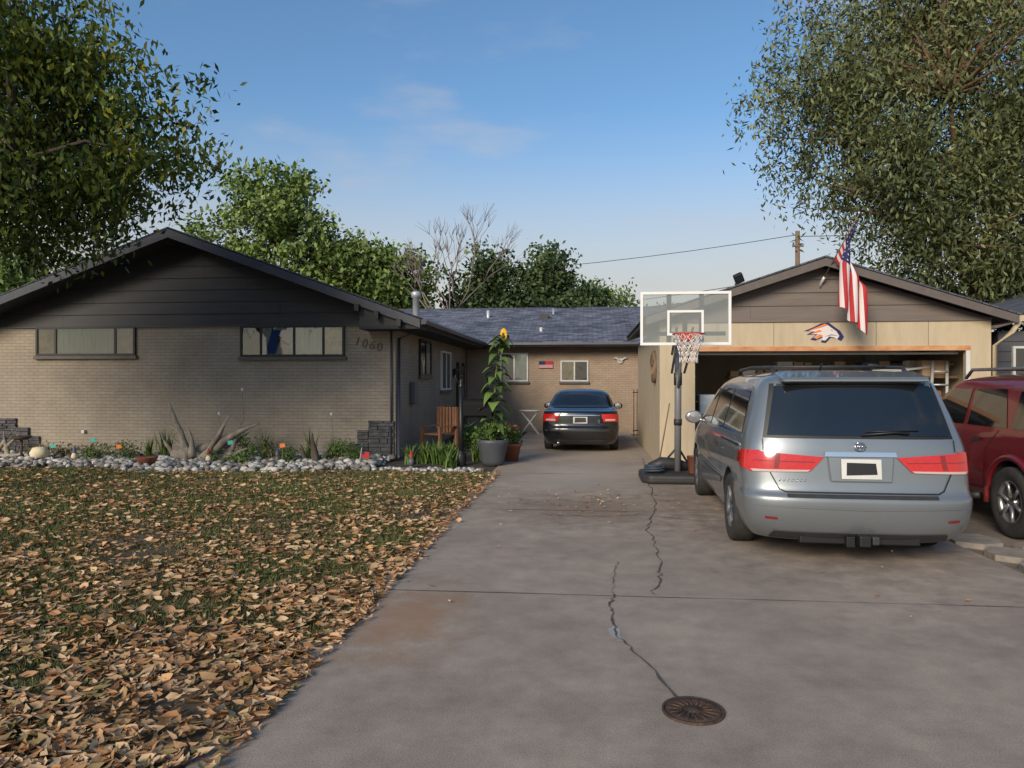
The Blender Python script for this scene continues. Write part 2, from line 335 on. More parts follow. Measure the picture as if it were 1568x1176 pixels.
def bare(x,y): return np.sin(x*1.3+.7)*np.cos(y*1.1+x*.4)+.5*np.sin(x*3.1+y*2.3)+.35*np.sin(x*5.7-y*4.9)
n=230000
y=1.7+11.3*rng.random(n)**1.3; x=-1.66-(rng.random(n))*(y*.92+.2-1.2)
d=bare(x,y); keep=(d<.4+.07*(y-4)+rng.normal(0,.35,n)) 
keep&=~((y<4.2)&(d>-.3)&(rng.random(n)<.6))
x,y=x[keep],y[keep]; n=len(x)
h=rng.uniform(.022,.055,n); ang=rng.uniform(0,6.28,n); wd=.0032+y*.0006
lean=rng.normal(0,.024,(n,2))
V=np.empty((n,3,3)); V[:,0]=np.c_[x-np.cos(ang)*wd,y-np.sin(ang)*wd,np.full(n,-.02)]; V[:,1]=np.c_[x+np.cos(ang)*wd,y+np.sin(ang)*wd,np.full(n,-.02)]
V[:,2]=np.c_[x+lean[:,0],y+lean[:,1],-.02+h]
M['grass']=leafmat('grass_blades',[(.20,.15,.07),(.11,.11,.04),(.095,.12,.035),(.13,.16,.05)],0)
npmesh('grass',V.reshape(-1,3),np.arange(3*n).reshape(n,3),M['grass'],attr=np.clip(.48+.3*rng.normal(size=n)-.18*np.clip(d[keep],-1,1),0,1))
def litter(x,y,z0,size):
    """curled leaf: spine of 4 points, lens outline, 8 triangles"""
    n=len(x); a=rng.uniform(0,6.28,n); L_=size*rng.uniform(.55,1.35,n); W=L_*rng.uniform(.10,.24,n)
    fold=rng.uniform(-.2,.9,n); c0=rng.uniform(-.1,.5,n)*L_; c1=rng.uniform(-.1,.5,n)*L_; roll=rng.normal(0,.5,n); bend=rng.normal(0,.15,n)*L_
    dx,dy=np.cos(a),np.sin(a); zb=z0+rng.uniform(.0,.022,n); V=np.empty((n,8,3)); k=0
    def pt(t,s):
        u=(t-.5)*L_; bb=bend*(4*(t-.5)**2); ww=s*W
        z=zb+np.where(t<.5,c0,c1)*(2*abs(t-.5))**2*.6+abs(s)*W*fold*.8+s*W*roll
        return np.c_[x+dx*u-dy*(bb+ww),y+dy*u+dx*(bb+ww),np.maximum(z,z0-.008)]
    V[:,0]=pt(0,0); V[:,1]=pt(.35,0); V[:,2]=pt(.7,0); V[:,3]=pt(1.0,0)
    V[:,4]=pt(.35,1); V[:,5]=pt(.7,.8); V[:,6]=pt(.35,-1); V[:,7]=pt(.7,-.8)
    i=np.arange(n)[:,None]*8
    T=[[0,1,4],[1,2,5],[1,5,4],[2,3,5],[0,6,1],[1,6,7],[1,7,2],[2,7,3]]
    return V.reshape(-1,3),np.concatenate([i+np.array([t]) for t in T])
n=34000
y=1.8+11.0*rng.random(n)**1.15; x=-1.52-(rng.random(n)**1.1)*(y*.92-.9)
cl=np.sin(x*2.3+y*1.7)*np.sin(y*2.9-x*1.1)+.6*np.sin(x*6.1+1)*np.sin(y*5.3+x)
dens=np.clip((1.0-.045*y+.3*np.exp((x+1.6)/1.2))*(.70+.36*cl),.06,1)
keep=rng.random(n)<dens; x,y=x[keep],y[keep]
nd=200; x2=rng.uniform(-1.6,3.4,nd); y2=rng.uniform(2.3,13,nd); k=rng.random(nd)<(.13+.87*np.exp(-(x2+1.6)/.22)); x2,y2=x2[k],y2[k]
ne=460; y3=2.0+11*rng.random(ne); x3=-1.62+abs(rng.normal(0,.07,ne)); x4=rng.normal(.2,.7,110); y4=rng.normal(9.8,.6,110)
x2=np.r_[x2,x3,x4]; y2=np.r_[y2,y3,y4]
V1,F1=litter(x,y,.010,.078); V2,F2=litter(x2,y2,.006,.055)
Vt=np.concatenate([V1,V2]); Ft=np.concatenate([F1,F2+len(V1)])
r1=np.tile(rng.random(len(x)),8); r2=np.tile(rng.random(len(x2)),8)
M['dead']=leafmat('dead_leaves',[(.13,.065,.03),(.36,.18,.075),(.54,.31,.15),(.60,.43,.25),(.36,.21,.11),(.19,.16,.06)],0,.7)
npmesh('fallen_leaves',Vt,Ft,M['dead'],attr=np.concatenate([r1,r2]))

# ---------------------------------------------------------------- foliage
def leaves(C,cr,nper,Ls,Ws,m,name,parent,droop=0,crand=None,base=.5,strand=0):
    K=len(C); n=K*nper; ci=np.repeat(np.arange(K),nper)
    off=rng.normal(0,1,(n,3))*cr*np.array([1,1,.75])
    if strand: 
        off=rng.normal(0,1,(n,3))*np.array([cr*.45,cr*.45,cr]); off[:,2]-=abs(off[:,2])*.4
    c=C[ci]+off
    a=rng.normal(0,1,(n,3)); a[:,2]-=droop; a/=np.linalg.norm(a,axis=1)[:,None]
    b=rng.normal(0,1,(n,3)); b[:,2]*=.4; b-=a*(a*b).sum(1)[:,None]; b/=np.linalg.norm(b,axis=1)[:,None]
    l=(Ls*rng.uniform(.6,1.25,n))[:,None]/2; w_=(Ws*rng.uniform(.7,1.2,n))[:,None]/2
    V=np.stack([c-a*l,c+b*w_-a*l*.1,c+a*l,c-b*w_-a*l*.1],1).reshape(-1,3)
    F=np.arange(4*n).reshape(n,4)
    if crand is None: crand=rng.random(K)
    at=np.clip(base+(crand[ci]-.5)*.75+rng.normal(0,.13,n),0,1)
    return npmesh(name,V,F,m,parent,attr=at)
def crown_pts(blobs,k,shell=.45):
    vol=np.array([b[3]*b[4]*b[5] for b in blobs])**.85; p=vol/vol.sum(); out=[]
    for b,pi in zip(blobs,p):
        m=max(3,int(k*pi)); d=rng.normal(0,1,(m,3)); d/=np.linalg.norm(d,axis=1)[:,None]
        th=np.arctan2(d[:,1],d[:,0]); lump=1+.17*np.sin(3*th+b[0])*np.cos(4*d[:,2]+b[1])+.11*np.sin(7*th+5*d[:,2])
        r=(rng.random(m)**shell)*lump
        out.append(np.array(b[:3])+d*r[:,None]*np.array(b[3:6]))
    return np.concatenate(out)
def limbs(base,top,C,num,r0):
    ln=[]; base=Vector(base); top=Vector(top)
    mid=base.lerp(top,.5)+Vector((random.uniform(-.15,.15),random.uniform(-.15,.15),0))
    ln.append(([base,base+Vector((0,0,.25)),mid,top],[r0*1.35,r0*1.05,r0*.85,r0*.7]))
    idx=rng.choice(len(C),min(num,len(C)),replace=False)
    mains=[]
    for k in range(6):
        t=Vector(C[rng.integers(len(C))]); e=top.lerp(t,.6)+Vector((0,0,.2)); m=top.lerp(e,.5)+Vector((random.uniform(-.3,.3),random.uniform(-.3,.3),.35))
        ln.append(([top,m,e],[r0*.6,r0*.4,r0*.22])); mains+= [m,e]
    for i in idx:
        t=Vector(C[i]); s=min(mains,key=lambda q:(q-t).length); m=s.lerp(t,.5)+Vector((random.uniform(-.2,.2),random.uniform(-.2,.2),random.uniform(0,.3)))
        ln.append(([s,m,t],[r0*.2,r0*.11,r0*.03]))
    return ln
def tree(name,base,top,blobs,k,nper,cr,Ls,Ws,lm,bark,r0=.2,nl=60,droop=.3,shell=.45,strand=0,base_c=.5):
    e=empty(name,base); C=crown_pts(blobs,k,shell)
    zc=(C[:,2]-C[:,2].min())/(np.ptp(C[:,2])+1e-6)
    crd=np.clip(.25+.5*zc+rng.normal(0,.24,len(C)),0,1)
    o=np.array(base)
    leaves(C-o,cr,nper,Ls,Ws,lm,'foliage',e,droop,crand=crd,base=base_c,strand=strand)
    ln=limbs(base,top,C,nl,r0)
    ln=[([Vector(p)-Vector(base) for p in pts],r) for pts,r in ln]
    tubes('trunk_and_limbs',ln,bark,e,6); return e
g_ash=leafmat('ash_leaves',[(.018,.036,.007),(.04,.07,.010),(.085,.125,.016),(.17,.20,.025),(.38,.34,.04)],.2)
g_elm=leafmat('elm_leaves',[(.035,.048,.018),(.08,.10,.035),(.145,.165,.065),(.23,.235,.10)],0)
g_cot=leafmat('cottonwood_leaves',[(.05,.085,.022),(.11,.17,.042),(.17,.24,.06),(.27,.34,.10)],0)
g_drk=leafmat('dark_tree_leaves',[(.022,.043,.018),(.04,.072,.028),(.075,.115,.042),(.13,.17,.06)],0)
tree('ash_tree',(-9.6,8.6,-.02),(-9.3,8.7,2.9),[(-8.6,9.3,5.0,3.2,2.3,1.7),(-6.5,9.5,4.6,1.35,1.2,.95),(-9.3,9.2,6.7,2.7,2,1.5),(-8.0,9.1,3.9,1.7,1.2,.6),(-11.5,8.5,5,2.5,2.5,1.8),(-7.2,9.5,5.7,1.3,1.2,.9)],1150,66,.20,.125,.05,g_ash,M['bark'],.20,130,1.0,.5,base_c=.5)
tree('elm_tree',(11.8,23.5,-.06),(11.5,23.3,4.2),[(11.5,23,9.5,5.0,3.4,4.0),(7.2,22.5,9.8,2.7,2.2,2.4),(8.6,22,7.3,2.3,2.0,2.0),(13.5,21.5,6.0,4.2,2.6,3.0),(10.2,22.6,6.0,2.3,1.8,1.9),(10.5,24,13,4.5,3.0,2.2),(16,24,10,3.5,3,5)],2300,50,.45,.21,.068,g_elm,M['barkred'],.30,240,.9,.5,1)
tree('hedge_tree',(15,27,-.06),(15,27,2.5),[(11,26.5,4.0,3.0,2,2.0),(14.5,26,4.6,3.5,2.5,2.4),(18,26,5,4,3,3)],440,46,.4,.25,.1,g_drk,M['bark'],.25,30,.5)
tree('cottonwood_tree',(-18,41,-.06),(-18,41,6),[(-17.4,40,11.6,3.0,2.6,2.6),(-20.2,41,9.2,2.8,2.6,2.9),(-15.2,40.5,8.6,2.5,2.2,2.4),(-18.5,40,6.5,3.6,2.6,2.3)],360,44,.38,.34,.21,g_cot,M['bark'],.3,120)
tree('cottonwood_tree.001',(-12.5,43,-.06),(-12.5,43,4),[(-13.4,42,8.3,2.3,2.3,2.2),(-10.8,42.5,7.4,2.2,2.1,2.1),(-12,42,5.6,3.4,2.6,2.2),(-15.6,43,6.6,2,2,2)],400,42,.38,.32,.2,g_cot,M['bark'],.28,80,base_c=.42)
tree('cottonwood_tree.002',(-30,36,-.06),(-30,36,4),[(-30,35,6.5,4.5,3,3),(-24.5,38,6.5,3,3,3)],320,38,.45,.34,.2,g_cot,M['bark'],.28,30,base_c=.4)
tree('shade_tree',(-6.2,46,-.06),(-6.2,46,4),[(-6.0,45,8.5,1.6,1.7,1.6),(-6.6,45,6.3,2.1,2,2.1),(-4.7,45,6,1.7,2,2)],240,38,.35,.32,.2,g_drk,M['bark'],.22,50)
tree('shade_tree.001',(-2.2,46,-.06),(-2.2,46,4),[(-2.3,45,8.4,1.5,1.7,1.6),(-2.9,45,6,2.2,2,2.0),(-.5,45,6.0,1.7,2,1.9)],240,38,.35,.32,.2,g_drk,M['bark'],.22,50)
tree('shade_tree.002',(2,52,-.06),(2,52,3),[(1.2,51,6.8,2.1,2,1.9),(4.4,52,5.6,2.4,2,1.5),(8,54,5.4,3,2,1.6),(12,56,6.0,3,2,2.2)],300,34,.4,.32,.18,g_cot,M['bark'],.2,40,base_c=.35)
bt=empty('bare_tree',(-7.7,40,0)); BL=[]
def grow(p,d,l,r,dep):
    q=p+d*l*.5+Vector((random.uniform(-.1,.1),random.uniform(-.1,.1),0))*l; e=p+d*l
    BL.append(([p,q,e],[r,r*.8,r*.6]))
    if dep==0: return
    for k in range(3 if dep>1 else 4):
        nd=(d+Vector((random.uniform(-.6,.6),random.uniform(-.6,.6),random.uniform(-.15,.4)))).normalized()
        grow(e,nd,l*random.uniform(.62,.82),r*.6,dep-1)
grow(Vector((0,0,0)),Vector((0,0,1)),3.2,.13,5)
tubes('branches',BL,M['twig'],bt,4)

# ---------------------------------------------------------------- building parts
def clap(name,x0,x1,zb,zt,yf,m,parent,bh=.2,gable=None,joints=True):
    V=[];F=[]; z=zb
    while z<zt-.01:
        z2=min(z+bh,zt)
        def ext(zz):
            if gable is None: return x0,x1
            xp,zp,s=gable; hw=(zp-zz)/s; return max(x0,xp-hw),min(x1,xp+hw)
        a0,a1=ext(z); b0,b1=ext(z2)
        cuts=[0]+(sorted([random.uniform(.1,.5),random.uniform(.55,.9)]) if joints and a1-a0>2 else [])+[1]
        for i in range(len(cuts)-1):
            g=.003 if i>0 else 0
            p0=a0+(a1-a0)*cuts[i]+g; p1=a0+(a1-a0)*cuts[i+1]; q0=max(b0,p0) if i==0 else min(max(p0,b0),b1); q1=min(b1,p1)
            if q1<=q0: q1=q0+.001
            k=len(V); yj=random.uniform(0,.003)
            V+=[(p0,yf-.024-yj,z),(p1,yf-.024-yj,z),(q1,yf-.004,z2),(q0,yf-.004,z2),(p0,yf,z),(p1,yf,z)]
            F+=[(k,k+1,k+2,k+3),(k+4,k+5,k+1,k),(k+4,k,k+3),(k+1,k+5,k+2)]
        z=z2
    return mesh(name,V,F,m,parent)
def window(parent,name,x0,x1,z0,z1,y,panes,frame,fills,sill=True,outer=None,axis='y'):
    fw=.045
    def B(nm,a0,a1,d0,d1,c0,c1,m,bev=0):
        if axis=='y': return box(nm,a0,a1,y-d1,y-d0,c0,c1,m,parent,bev)
        return box(nm,y+d0,y+d1,a0,a1,c0,c1,m,parent,bev)
    B(name+'_frame_top',x0,x1,-.02,.05,z1-fw,z1,frame); B(name+'_frame_bottom',x0,x1,-.02,.05,z0,z0+fw,frame)
    B(name+'_frame_l',x0,x0+fw,-.02,.048,z0+fw,z1-fw,frame); B(name+'_frame_r',x1-fw,x1,-.02,.048,z0+fw,z1-fw,frame)
    xs=[x0+fw]+[x0+(x1-x0)*p for p in panes]+[x1-fw]
    for i in range(len(xs)-1):
        if i>0: B(name+'_mull_%d'%i,xs[i]-.022,xs[i]+.022,-.02,.044,z0+fw,z1-fw,frame)
        a,b=xs[i],xs[i+1]
        nn=40; V=[];F=[]
        for k in range(nn+1):
            t=a+(b-a)*k/nn; dd=.010+.006*math.sin(k*1.7+i)
            for zz in (z0+fw,z1-fw):
                V.append((t,y-dd,zz) if axis=='y' else (y+dd,t,zz))
        for k in range(nn): F.append((2*k,2*k+2,2*k+3,2*k+1) )
        mesh(name+'_curtain_%d'%i,V,F,fills[i],parent)
        d=.028
        q=[(a,z0+fw),(b,z0+fw),(b,z1-fw),(a,z1-fw)]
        mesh(name+'_glass_%d'%i,[(p[0],y-d,p[1]) if axis=='y' else (y+d,p[0],p[1]) for p in q],[(0,1,2,3)],M['pane'],parent)
    if sill: B(name+'_sill',x0-.04,x1+.04,-.02,.07,z0-.075,z0-.003,M['trimbr'] if outer is None else outer,.008)

def gable_slab(parent,name,xl,xp,xr,ze_l,zp,ze_r,y0,y1,th,m,shm):
    prism(name+'_structure','y',[(xl,ze_l),(xp,zp),(xr,ze_r),(xr,ze_r-th),(xp,zp-th),(xl,ze_l-th)],y0,y1,m,parent)
    e=.03
    prism(name+'_shingles','y',[(xl-e,ze_l+.004),(xp,zp+.004+e*.3),(xr+e,ze_r+.004),(xr+e,ze_r+.03),(xp,zp+.035+e*.3),(xl-e,ze_l+.03)],y0-.03,y1,shm,parent)

H=empty('brick_house')
FX0,FX1,FY=-13.2,-3.97,15.0
box('front_walls',FX0,FX1,FY,30,-.06,2.80,M['brick'],H)
PX,PZ,SL=-8.56,4.74,.36
zr=PZ-SL*(-3.3-PX); zl=PZ-SL*(PX+13.8)
prism('gable_core','y',[(FX0,2.8),(PX,PZ-.2),(FX1,2.8)],FY+.02,29.9,M['soffit'],H)
clap('gable_siding',FX0,FX1,2.80,PZ-.16,FY-.01,M['siding_dk'],H,.255,(PX,PZ-.14,SL))
box('siding_drip',FX0,FX1,FY-.05,FY+.02,2.775,2.80,M['fascia'],H)
gable_slab(H,'roof',-13.8,PX,-3.3,zl,PZ,zr,14.35,30,.14,M['soffit'],M['shing2'])
def rake(name,xa,za,xb,zb,y,hgt,m,parent,th=.03):
    prism(name,'y',[(xa,za),(xb,zb),(xb,zb-hgt),(xa,za-hgt)],y,y+th,m,parent)
rake('rake_r',PX,PZ-.003,-3.3,zr-.003,14.315,.17,M['fascia'],H); rake('rake_l',-13.8,zl-.003,PX,PZ-.003,14.315,.17,M['fascia'],H)
box('eave_return',-4.55,-3.32,14.36,15.0,2.66,2.72,M['soffit'],H)
box('eave_soffit',-3.96,-3.32,15.0,24,2.68,2.72,M['soffit'],H)
prism('return_face','y',[(-4.55,2.72),(-3.33,2.72),(-3.33,2.74),(-4.4,3.1),(-4.55,3.1)],14.40,14.44,M['siding_dk'],H)
for i,x in enumerate((-4.6,-4.2,-3.75)): prism('outlooker_%d'%i,'y',[(x,3.02-.36*(x+4.2)),(x+.09,3.0-.36*(x+4.2)),(x+.09,2.86-.36*(x+4.2)),(x,2.88-.36*(x+4.2))],14.2,14.312,M['black'],H)
prism('gutter','y',[(-3.3,2.86),(-3.19,2.86),(-3.17,2.82),(-3.19,2.75),(-3.3,2.74)],14.36,23.3,M['fascia'],H)
tubes('downspout',[([(-3.22,14.9,2.78),(-3.5,14.93,2.66),(-3.88,14.95,2.5),(-3.90,14.95,.15),(-3.82,14.75,.06)],.04)],M['fascia'],H,8)
tubes('downspout_front',[([(-4.05,14.955,2.66),(-4.05,14.955,.1)],.022)],M['fascia'],H,6)
window(H,'win_a',-11.98,-9.68,2.17,2.80,FY-.005,[.2,.8],M['black'],[M['curtain2'],M['curtain'],M['curtain2']])
window(H,'win_b',-7.32,-5.05,2.135,2.79,FY-.005,[.2,.52,.8],M['black'],[M['roomdark'],M['sheer'],M['curtain'],M['curtain2']])
mesh('banner_blue',[(-6.78,14.974,2.2),(-6.55,14.974,2.2),(-6.40,14.974,2.68),(-6.62,14.974,2.72)],[(0,1,2,3)],M['blue'],H)
mesh('banner_white',[(-6.50,14.973,2.2),(-6.3,14.973,2.2),(-6.18,14.973,2.62),(-6.42,14.973,2.70)],[(0,1,2,3)],M['whitec'],H)
mesh('banner_red',[(-6.52,14.970,2.47),(-6.26,14.970,2.36),(-6.25,14.970,2.41),(-6.50,14.970,2.53)],[(0,1,2,3)],M['redc'],H)
fc=bpy.data.curves.new('house_numbers','FONT'); fc.body='1060'; fc.size=.26; fc.extrude=.008; fc.space_character=1.25
fo=bpy.data.objects.new('house_numbers',fc); scene.collection.objects.link(fo); fo.parent=H; fo.location=(-4.86,14.985,2.38); fo.rotation_euler=(R(90),R(14),0); fc.materials.append(M['trimbr'])
box('hose_bib',-10.9,-10.84,14.93,15.0,.5,.56,M['galv'],H); box('meter_box',-3.96,-3.84,16.2,16.5,1.1,1.6,M['greycol'],H,.02)
def veneer(name,cols):
    V=[];F=[]
    for (x0,x1,zt) in cols:
        z=-.04
        while z<zt-.02:
            h=random.choice([.05,.07,.09]); h=min(h,zt-z); x=x0
            while x<x1-.01:
                w_=min(random.uniform(.14,.36),x1-x); 
                if x1-(x+w_)<.08: w_=x1-x
                dpt=random.uniform(.03,.07); k=len(V)
                for (a,b,c) in [(x+.003,FY+.01,z+.003),(x+w_-.003,FY+.01,z+.003),(x+w_-.003,FY+.01,z+h-.003),(x+.003,FY+.01,z+h-.003),
                                (x+.006,FY-dpt,z+.006),(x+w_-.006,FY-dpt-random.uniform(-.01,.01),z+.006),(x+w_-.006,FY-dpt,z+h-.006),(x+.006,FY-dpt,z+h-.006)]: V.append((a,b,c))
                F+=[(k+4,k+5,k+6,k+7),(k,k+1,k+5,k+4),(k+3,k+7,k+6,k+2),(k,k+4,k+7,k+3),(k+1,k+2,k+6,k+5)]
                x+=w_
            z+=h
    return mesh(name,V,F,M['stone'],H)
veneer('stone_veneer_right',[(-4.54,-3.99,.80),(-4.78,-4.54,.62),(-4.98,-4.78,.32)])
veneer('stone_veneer_left',[(-13.2,-12.45,.82),(-12.45,-12.15,.62),(-12.15,-11.9,.42)])
window(H,'side_win',17.1,18.35,1.75,2.62,-3.965,[.5],M['black'],[M['roomdark'],M['curtain']],axis='x')
window(H,'side_win_b',19.7,21.0,1.38,2.45,-3.965,[.5],M['white'],[M['offwhite'],M['curtain']],axis='x')
box('front_door',-3.96,-3.91,22.2,23.1,.1,2.1,M['wood'],H); box('door_frame_a',-3.968,-3.89,22.1,22.19,.1,2.2,M['black'],H); box('door_frame_b',-3.968,-3.89,23.11,23.2,.1,2.2,M['black'],H)
box('entry_step',-3.95,-2.7,21.6,23.6,-.05,.12,M['conc'],H)
box('wall_lamp',-3.96,-3.84,21.5,21.62,1.75,2.0,M['black'],H,.02)
box('wing_walls',-3.95,6,24,29,-.06,2.74,M['brick2'],H)
prism('wing_roof','x',[(23.35,2.84),(28,4.36),(33,2.8),(33,2.68),(28,4.22),(23.35,2.72)],-8.0,7,M['fascia'],H)
prism('wing_shingles','x',[(23.30,2.845),(28,4.375),(33,2.82),(33,2.85),(28,4.41),(23.30,2.875)],-8.0,7.02,M['shing'],H)
prism('ridge_cap','x',[(27.85,4.37),(28,4.435),(28.15,4.37),(28.15,4.35),(27.85,4.35)],-8.0,7.0,M['shing2'],H)
prism('wing_gutter','x',[(23.34,2.85),(23.24,2.85),(23.23,2.78),(23.34,2.73)],-3.2,7,M['fascia'],H)
window(H,'wing_win_a',-2.85,-1.93,1.62,2.55,23.995,[.5],M['offwhite'],[M['roomdark'],M['curtain']])
window(H,'wing_win_b',-.88,.02,1.62,2.30,23.995,[.5],M['offwhite'],[M['curtain2'],M['roomdark']])
box('flag_plaque_red',-1.58,-1.12,23.96,23.99,2.05,2.28,M['redc'],H,.005); box('flag_plaque_blue',-1.58,-1.38,23.945,23.957,2.16,2.28,M['navy'],H)
for k in range(3): box('flag_plaque_stripe_%d'%k,-1.57,-1.13,23.95,23.958,2.07+k*.035,2.085+k*.035,M['whitec'],H)
lathe('wall_ornament',[(.0,23.94),(.05,23.93),(.09,23.96),(.1,23.99)],M['offwhite'],H,'y',(1.05,0,2.28),12)
tubes('ornament_wings',[([(1.05,23.95,2.28),(.9,23.94,2.38),(.82,23.95,2.36)],[.04,.03,.01]),([(1.05,23.95,2.28),(1.2,23.94,2.38),(1.28,23.95,2.36)],[.04,.03,.01])],M['offwhite'],H)
lathe('flue_pipe',[(.09,3.2),(.09,3.92),(.13,3.94),(.13,4.06),(.09,4.10),(0,4.12)],M['galv'],H,'z',(-4.72,20,0),16)
lathe('vent_a',[(.14,3.0),(.05,3.25),(.05,3.42),(0,3.43)],M['offwhite'],H,'z',(-1.55,24.6,0),12)
lathe('vent_b',[(.2,3.9),(.18,4.02),(.04,4.05),(.04,4.3),(0,4.31)],M['galv'],H,'z',(-1.25,27,0),12)
lathe('vent_c',[(.06,3.9),(.06,4.2),(0,4.21)],M['galv'],H,'z',(-3.6,26.6,0),12)
box('vent_box',-1.7,-1.4,26.3,26.6,3.7,4.02,M['blkpl'],H)

G=empty('detached_garage')
GX0,GX1,GY,GB=1.34,7.17,14.0,20.0
DX0,DX1,DZ=1.96,6.76,2.17
box('wall_left',GX0,GX0+.12,GY+.125,GB,-.06,2.62,M['beige'],G); box('wall_right',GX1-.12,GX1,GY+.125,GB,-.06,2.62,M['beige'],G)
box('wall_back',GX0+.12,GX1-.12,GB-.12,GB-.002,-.06,2.62,M['interior'],G)
box('pier_left',GX0-.002,DX0,GY-.004,GY+.12,-.06,2.74,M['beige'],G); box('pier_right',DX1,GX1+.002,GY-.004,GY+.12,-.06,2.74,M['beige'],G)
box('header',DX0,DX1,GY-.004,GY+.12,DZ+.06,2.74,M['beige'],G)
box('head_trim',DX0-.05,DX1+.05,GY-.03,GY-.006,DZ-.0,DZ+.085,M['orange'],G); box('head_inner',DX0,DX1,GY-.002,GY+.12,DZ,DZ+.058,M['soffit'],G)
box('jamb_l',DX0-.05,DX0+.02,GY-.026,GY-.005,0,DZ-.002,M['beige'],G); box('jamb_r',DX1-.02,DX1+.05,GY-.026,GY-.005,0,DZ-.002,M['offwhite'],G)
for i,x in enumerate((2.4,3.4,5.2,6.1)): box('panel_seam_%d'%i,x,x+.008,GY-.007,GY-.005,DZ+.09,2.7,M['trimbr'],G)
box('pier_seam',1.62,1.628,GY-.007,GY-.005,0,2.7,M['trimbr'],G)
gp,gz,gs=4.23,3.82,.325
prism('gable_core','y',[(GX0,2.745),(gp,gz-.14),(GX1,2.745)],GY+.03,GY+.12,M['siding_g'],G)
clap('gable_siding',GX0,GX1,2.76,gz-.13,GY+.02,M['siding_g'],G,.24,(gp,gz-.12,gs))
box('gable_band',GX0,GX1,GY-.035,GY+.01,2.70,2.757,M['siding_g'],G)
zL=gz-gs*(gp-(GX0-.28)); zR=gz-gs*(GX1+.3-gp)
gable_slab(G,'roof',GX0-.28,gp,GX1+.3,zL,gz,zR,GY-.3,GB+.2,.09,M['soffit'],M['shing2'])
rake('rake_l',GX0-.28,zL-.003,gp,gz-.003,GY-.33,.14,M['trimbr'],G); rake('rake_r',gp,gz-.003,GX1+.3,zR-.003,GY-.33,.14,M['trimbr'],G)
prism('gutter_r','y',[(7.47,zR),(7.58,zR),(7.58,zR-.1),(7.47,zR-.12)],GY-.3,GB,M['beige'],G)
tubes('downspout_r',[([(7.52,GY-.25,zR-.1),(7.45,GY-.15,2.5),(7.22,GY-.05,2.25),(7.22,GY-.05,.1)],.045)],M['beige'],G,8)
for k in range(4): box('door_panel_%d'%k,DX0+.05,DX1-.05,GY+.35+k*.56,GY+.9+k*.56,2.22,2.26,M['offwhite'],G,.01)
box('door_lower_edge',DX0+.03,DX1-.03,GY+.22,GY+.30,2.11,2.15,M['offwhite'],G,.01)
box('track_l',DX0+.01,DX0+.05,GY+.15,GY+3,2.16,2.20,M['galv'],G); box('track_r',DX1-.05,DX1-.01,GY+.15,GY+3,2.16,2.20,M['galv'],G)
for k in range(8): box('joist_%d'%k,GX0+.13,GX1-.13,GY+.5+k*.7,GY+.54+k*.7,2.45,2.6,M['wood'],G)
for s,(x0,x1) in enumerate([(1.5,2.15),(6.3,7.0),(2.9,6.1)]):
    for z in (.6,1.2,1.68):
        yb=GY+1.6 if s==2 else GY+.8
        box('shelf_%d_%d'%(s,z*100),x0,x1,yb,yb+.5 if s==2 else GY+4.0,z,z+.03,M['wood'],G)
        xx=x0+.03
        for q in range(16):
            cm=random.choice([M['greycol'],M['offwhite'],M['card'],M['vinyl'],M['terra'],M['white'],M['card']])
            if s==2:
                w_=random.uniform(.12,.3); box('bin_%d_%d_%d'%(s,z*100,q),xx,min(xx+w_,x1),yb+.02,yb+.4,z+.031,z+random.uniform(.15,.38),cm,G,.01); xx+=w_+.03
                if xx>x1-.1: break
            else:
                if q>8: break
                y0=yb+q*.32; box('bin_%d_%d_%d'%(s,z*100,q),x0+.05,x0+.05+random.uniform(.25,.5),y0,y0+.27,z+.031,z+random.uniform(.15,.38),cm,G,.01)
box('freezer',2.2,2.75,14.9,15.5,.02,1.35,M['sheer'],G,.03); box('cabinet',1.97,2.2,14.4,14.9,.02,1.0,M['greycol'],G,.02)
for k in range(4): tubes('pole_%d'%k,[([(5.4,14.6+k*.1,1.75+.06*k),(6.95,14.9+k*.15,1.95-.05*k)],.025)],M['offwhite'],G)
tubes('ladder',[([(6.3,14.5,.1),(6.5,14.7,2.0)],.03),([(6.65,14.5,.1),(6.75,14.7,2.0)],.03)]+[([(6.33+k*.025,14.52+k*.02,.3+k*.25),(6.66+k*.015,14.52+k*.02,.3+k*.25)],.018) for k in range(7)],M['galv'],G)
hp=[(-.42,.03),(-.2,.1),(-.05,.16),(.12,.17),(.2,.12),(.36,.03),(.44,-.07),(.38,-.14),(.28,-.1),(.16,-.08),(.05,-.17),(-.05,-.16),(-.02,-.08),(-.18,-.13),(-.28,-.11),(-.15,-.03),(-.36,-.03),(-.22,.03)]
def decal(nm,s,y,m,dz=0): mesh(nm,[(4.28+p[0]*s*.72,y,2.50+p[1]*s*.95+dz) for p in hp],[tuple(range(len(hp)))],m,G)
decal('horse_decal_edge',1.14,GY-.014,M['navy']); decal('horse_decal',.88,GY-.018,M['whitec'])
for i,(x0,z0,x1,z1,x2,z2) in enumerate([(3.99,2.53,4.36,2.66,4.20,2.585),(4.04,2.475,4.26,2.55,4.14,2.495),(4.10,2.40,4.27,2.47,4.22,2.41)]):
    mesh('horse_decal_mane_%d'%i,[(x0,GY-.022,z0),(x2,GY-.022,z2),(x1,GY-.022,z1-.02),(x1-.06,GY-.022,z1+.005)],[(0,1,2,3)],M['orangep'],G)
mesh('horse_decal_eye',[(4.40,GY-.022,2.545),(4.46,GY-.022,2.535),(4.42,GY-.022,2.565)],[(0,1,2)],M['orangep'],G)
mesh('horse_decal_jaw',[(4.30,GY-.022,2.43),(4.42,GY-.022,2.47),(4.54,GY-.022,2.44),(4.42,GY-.022,2.455)],[(0,1,2,3)],M['navy'],G)
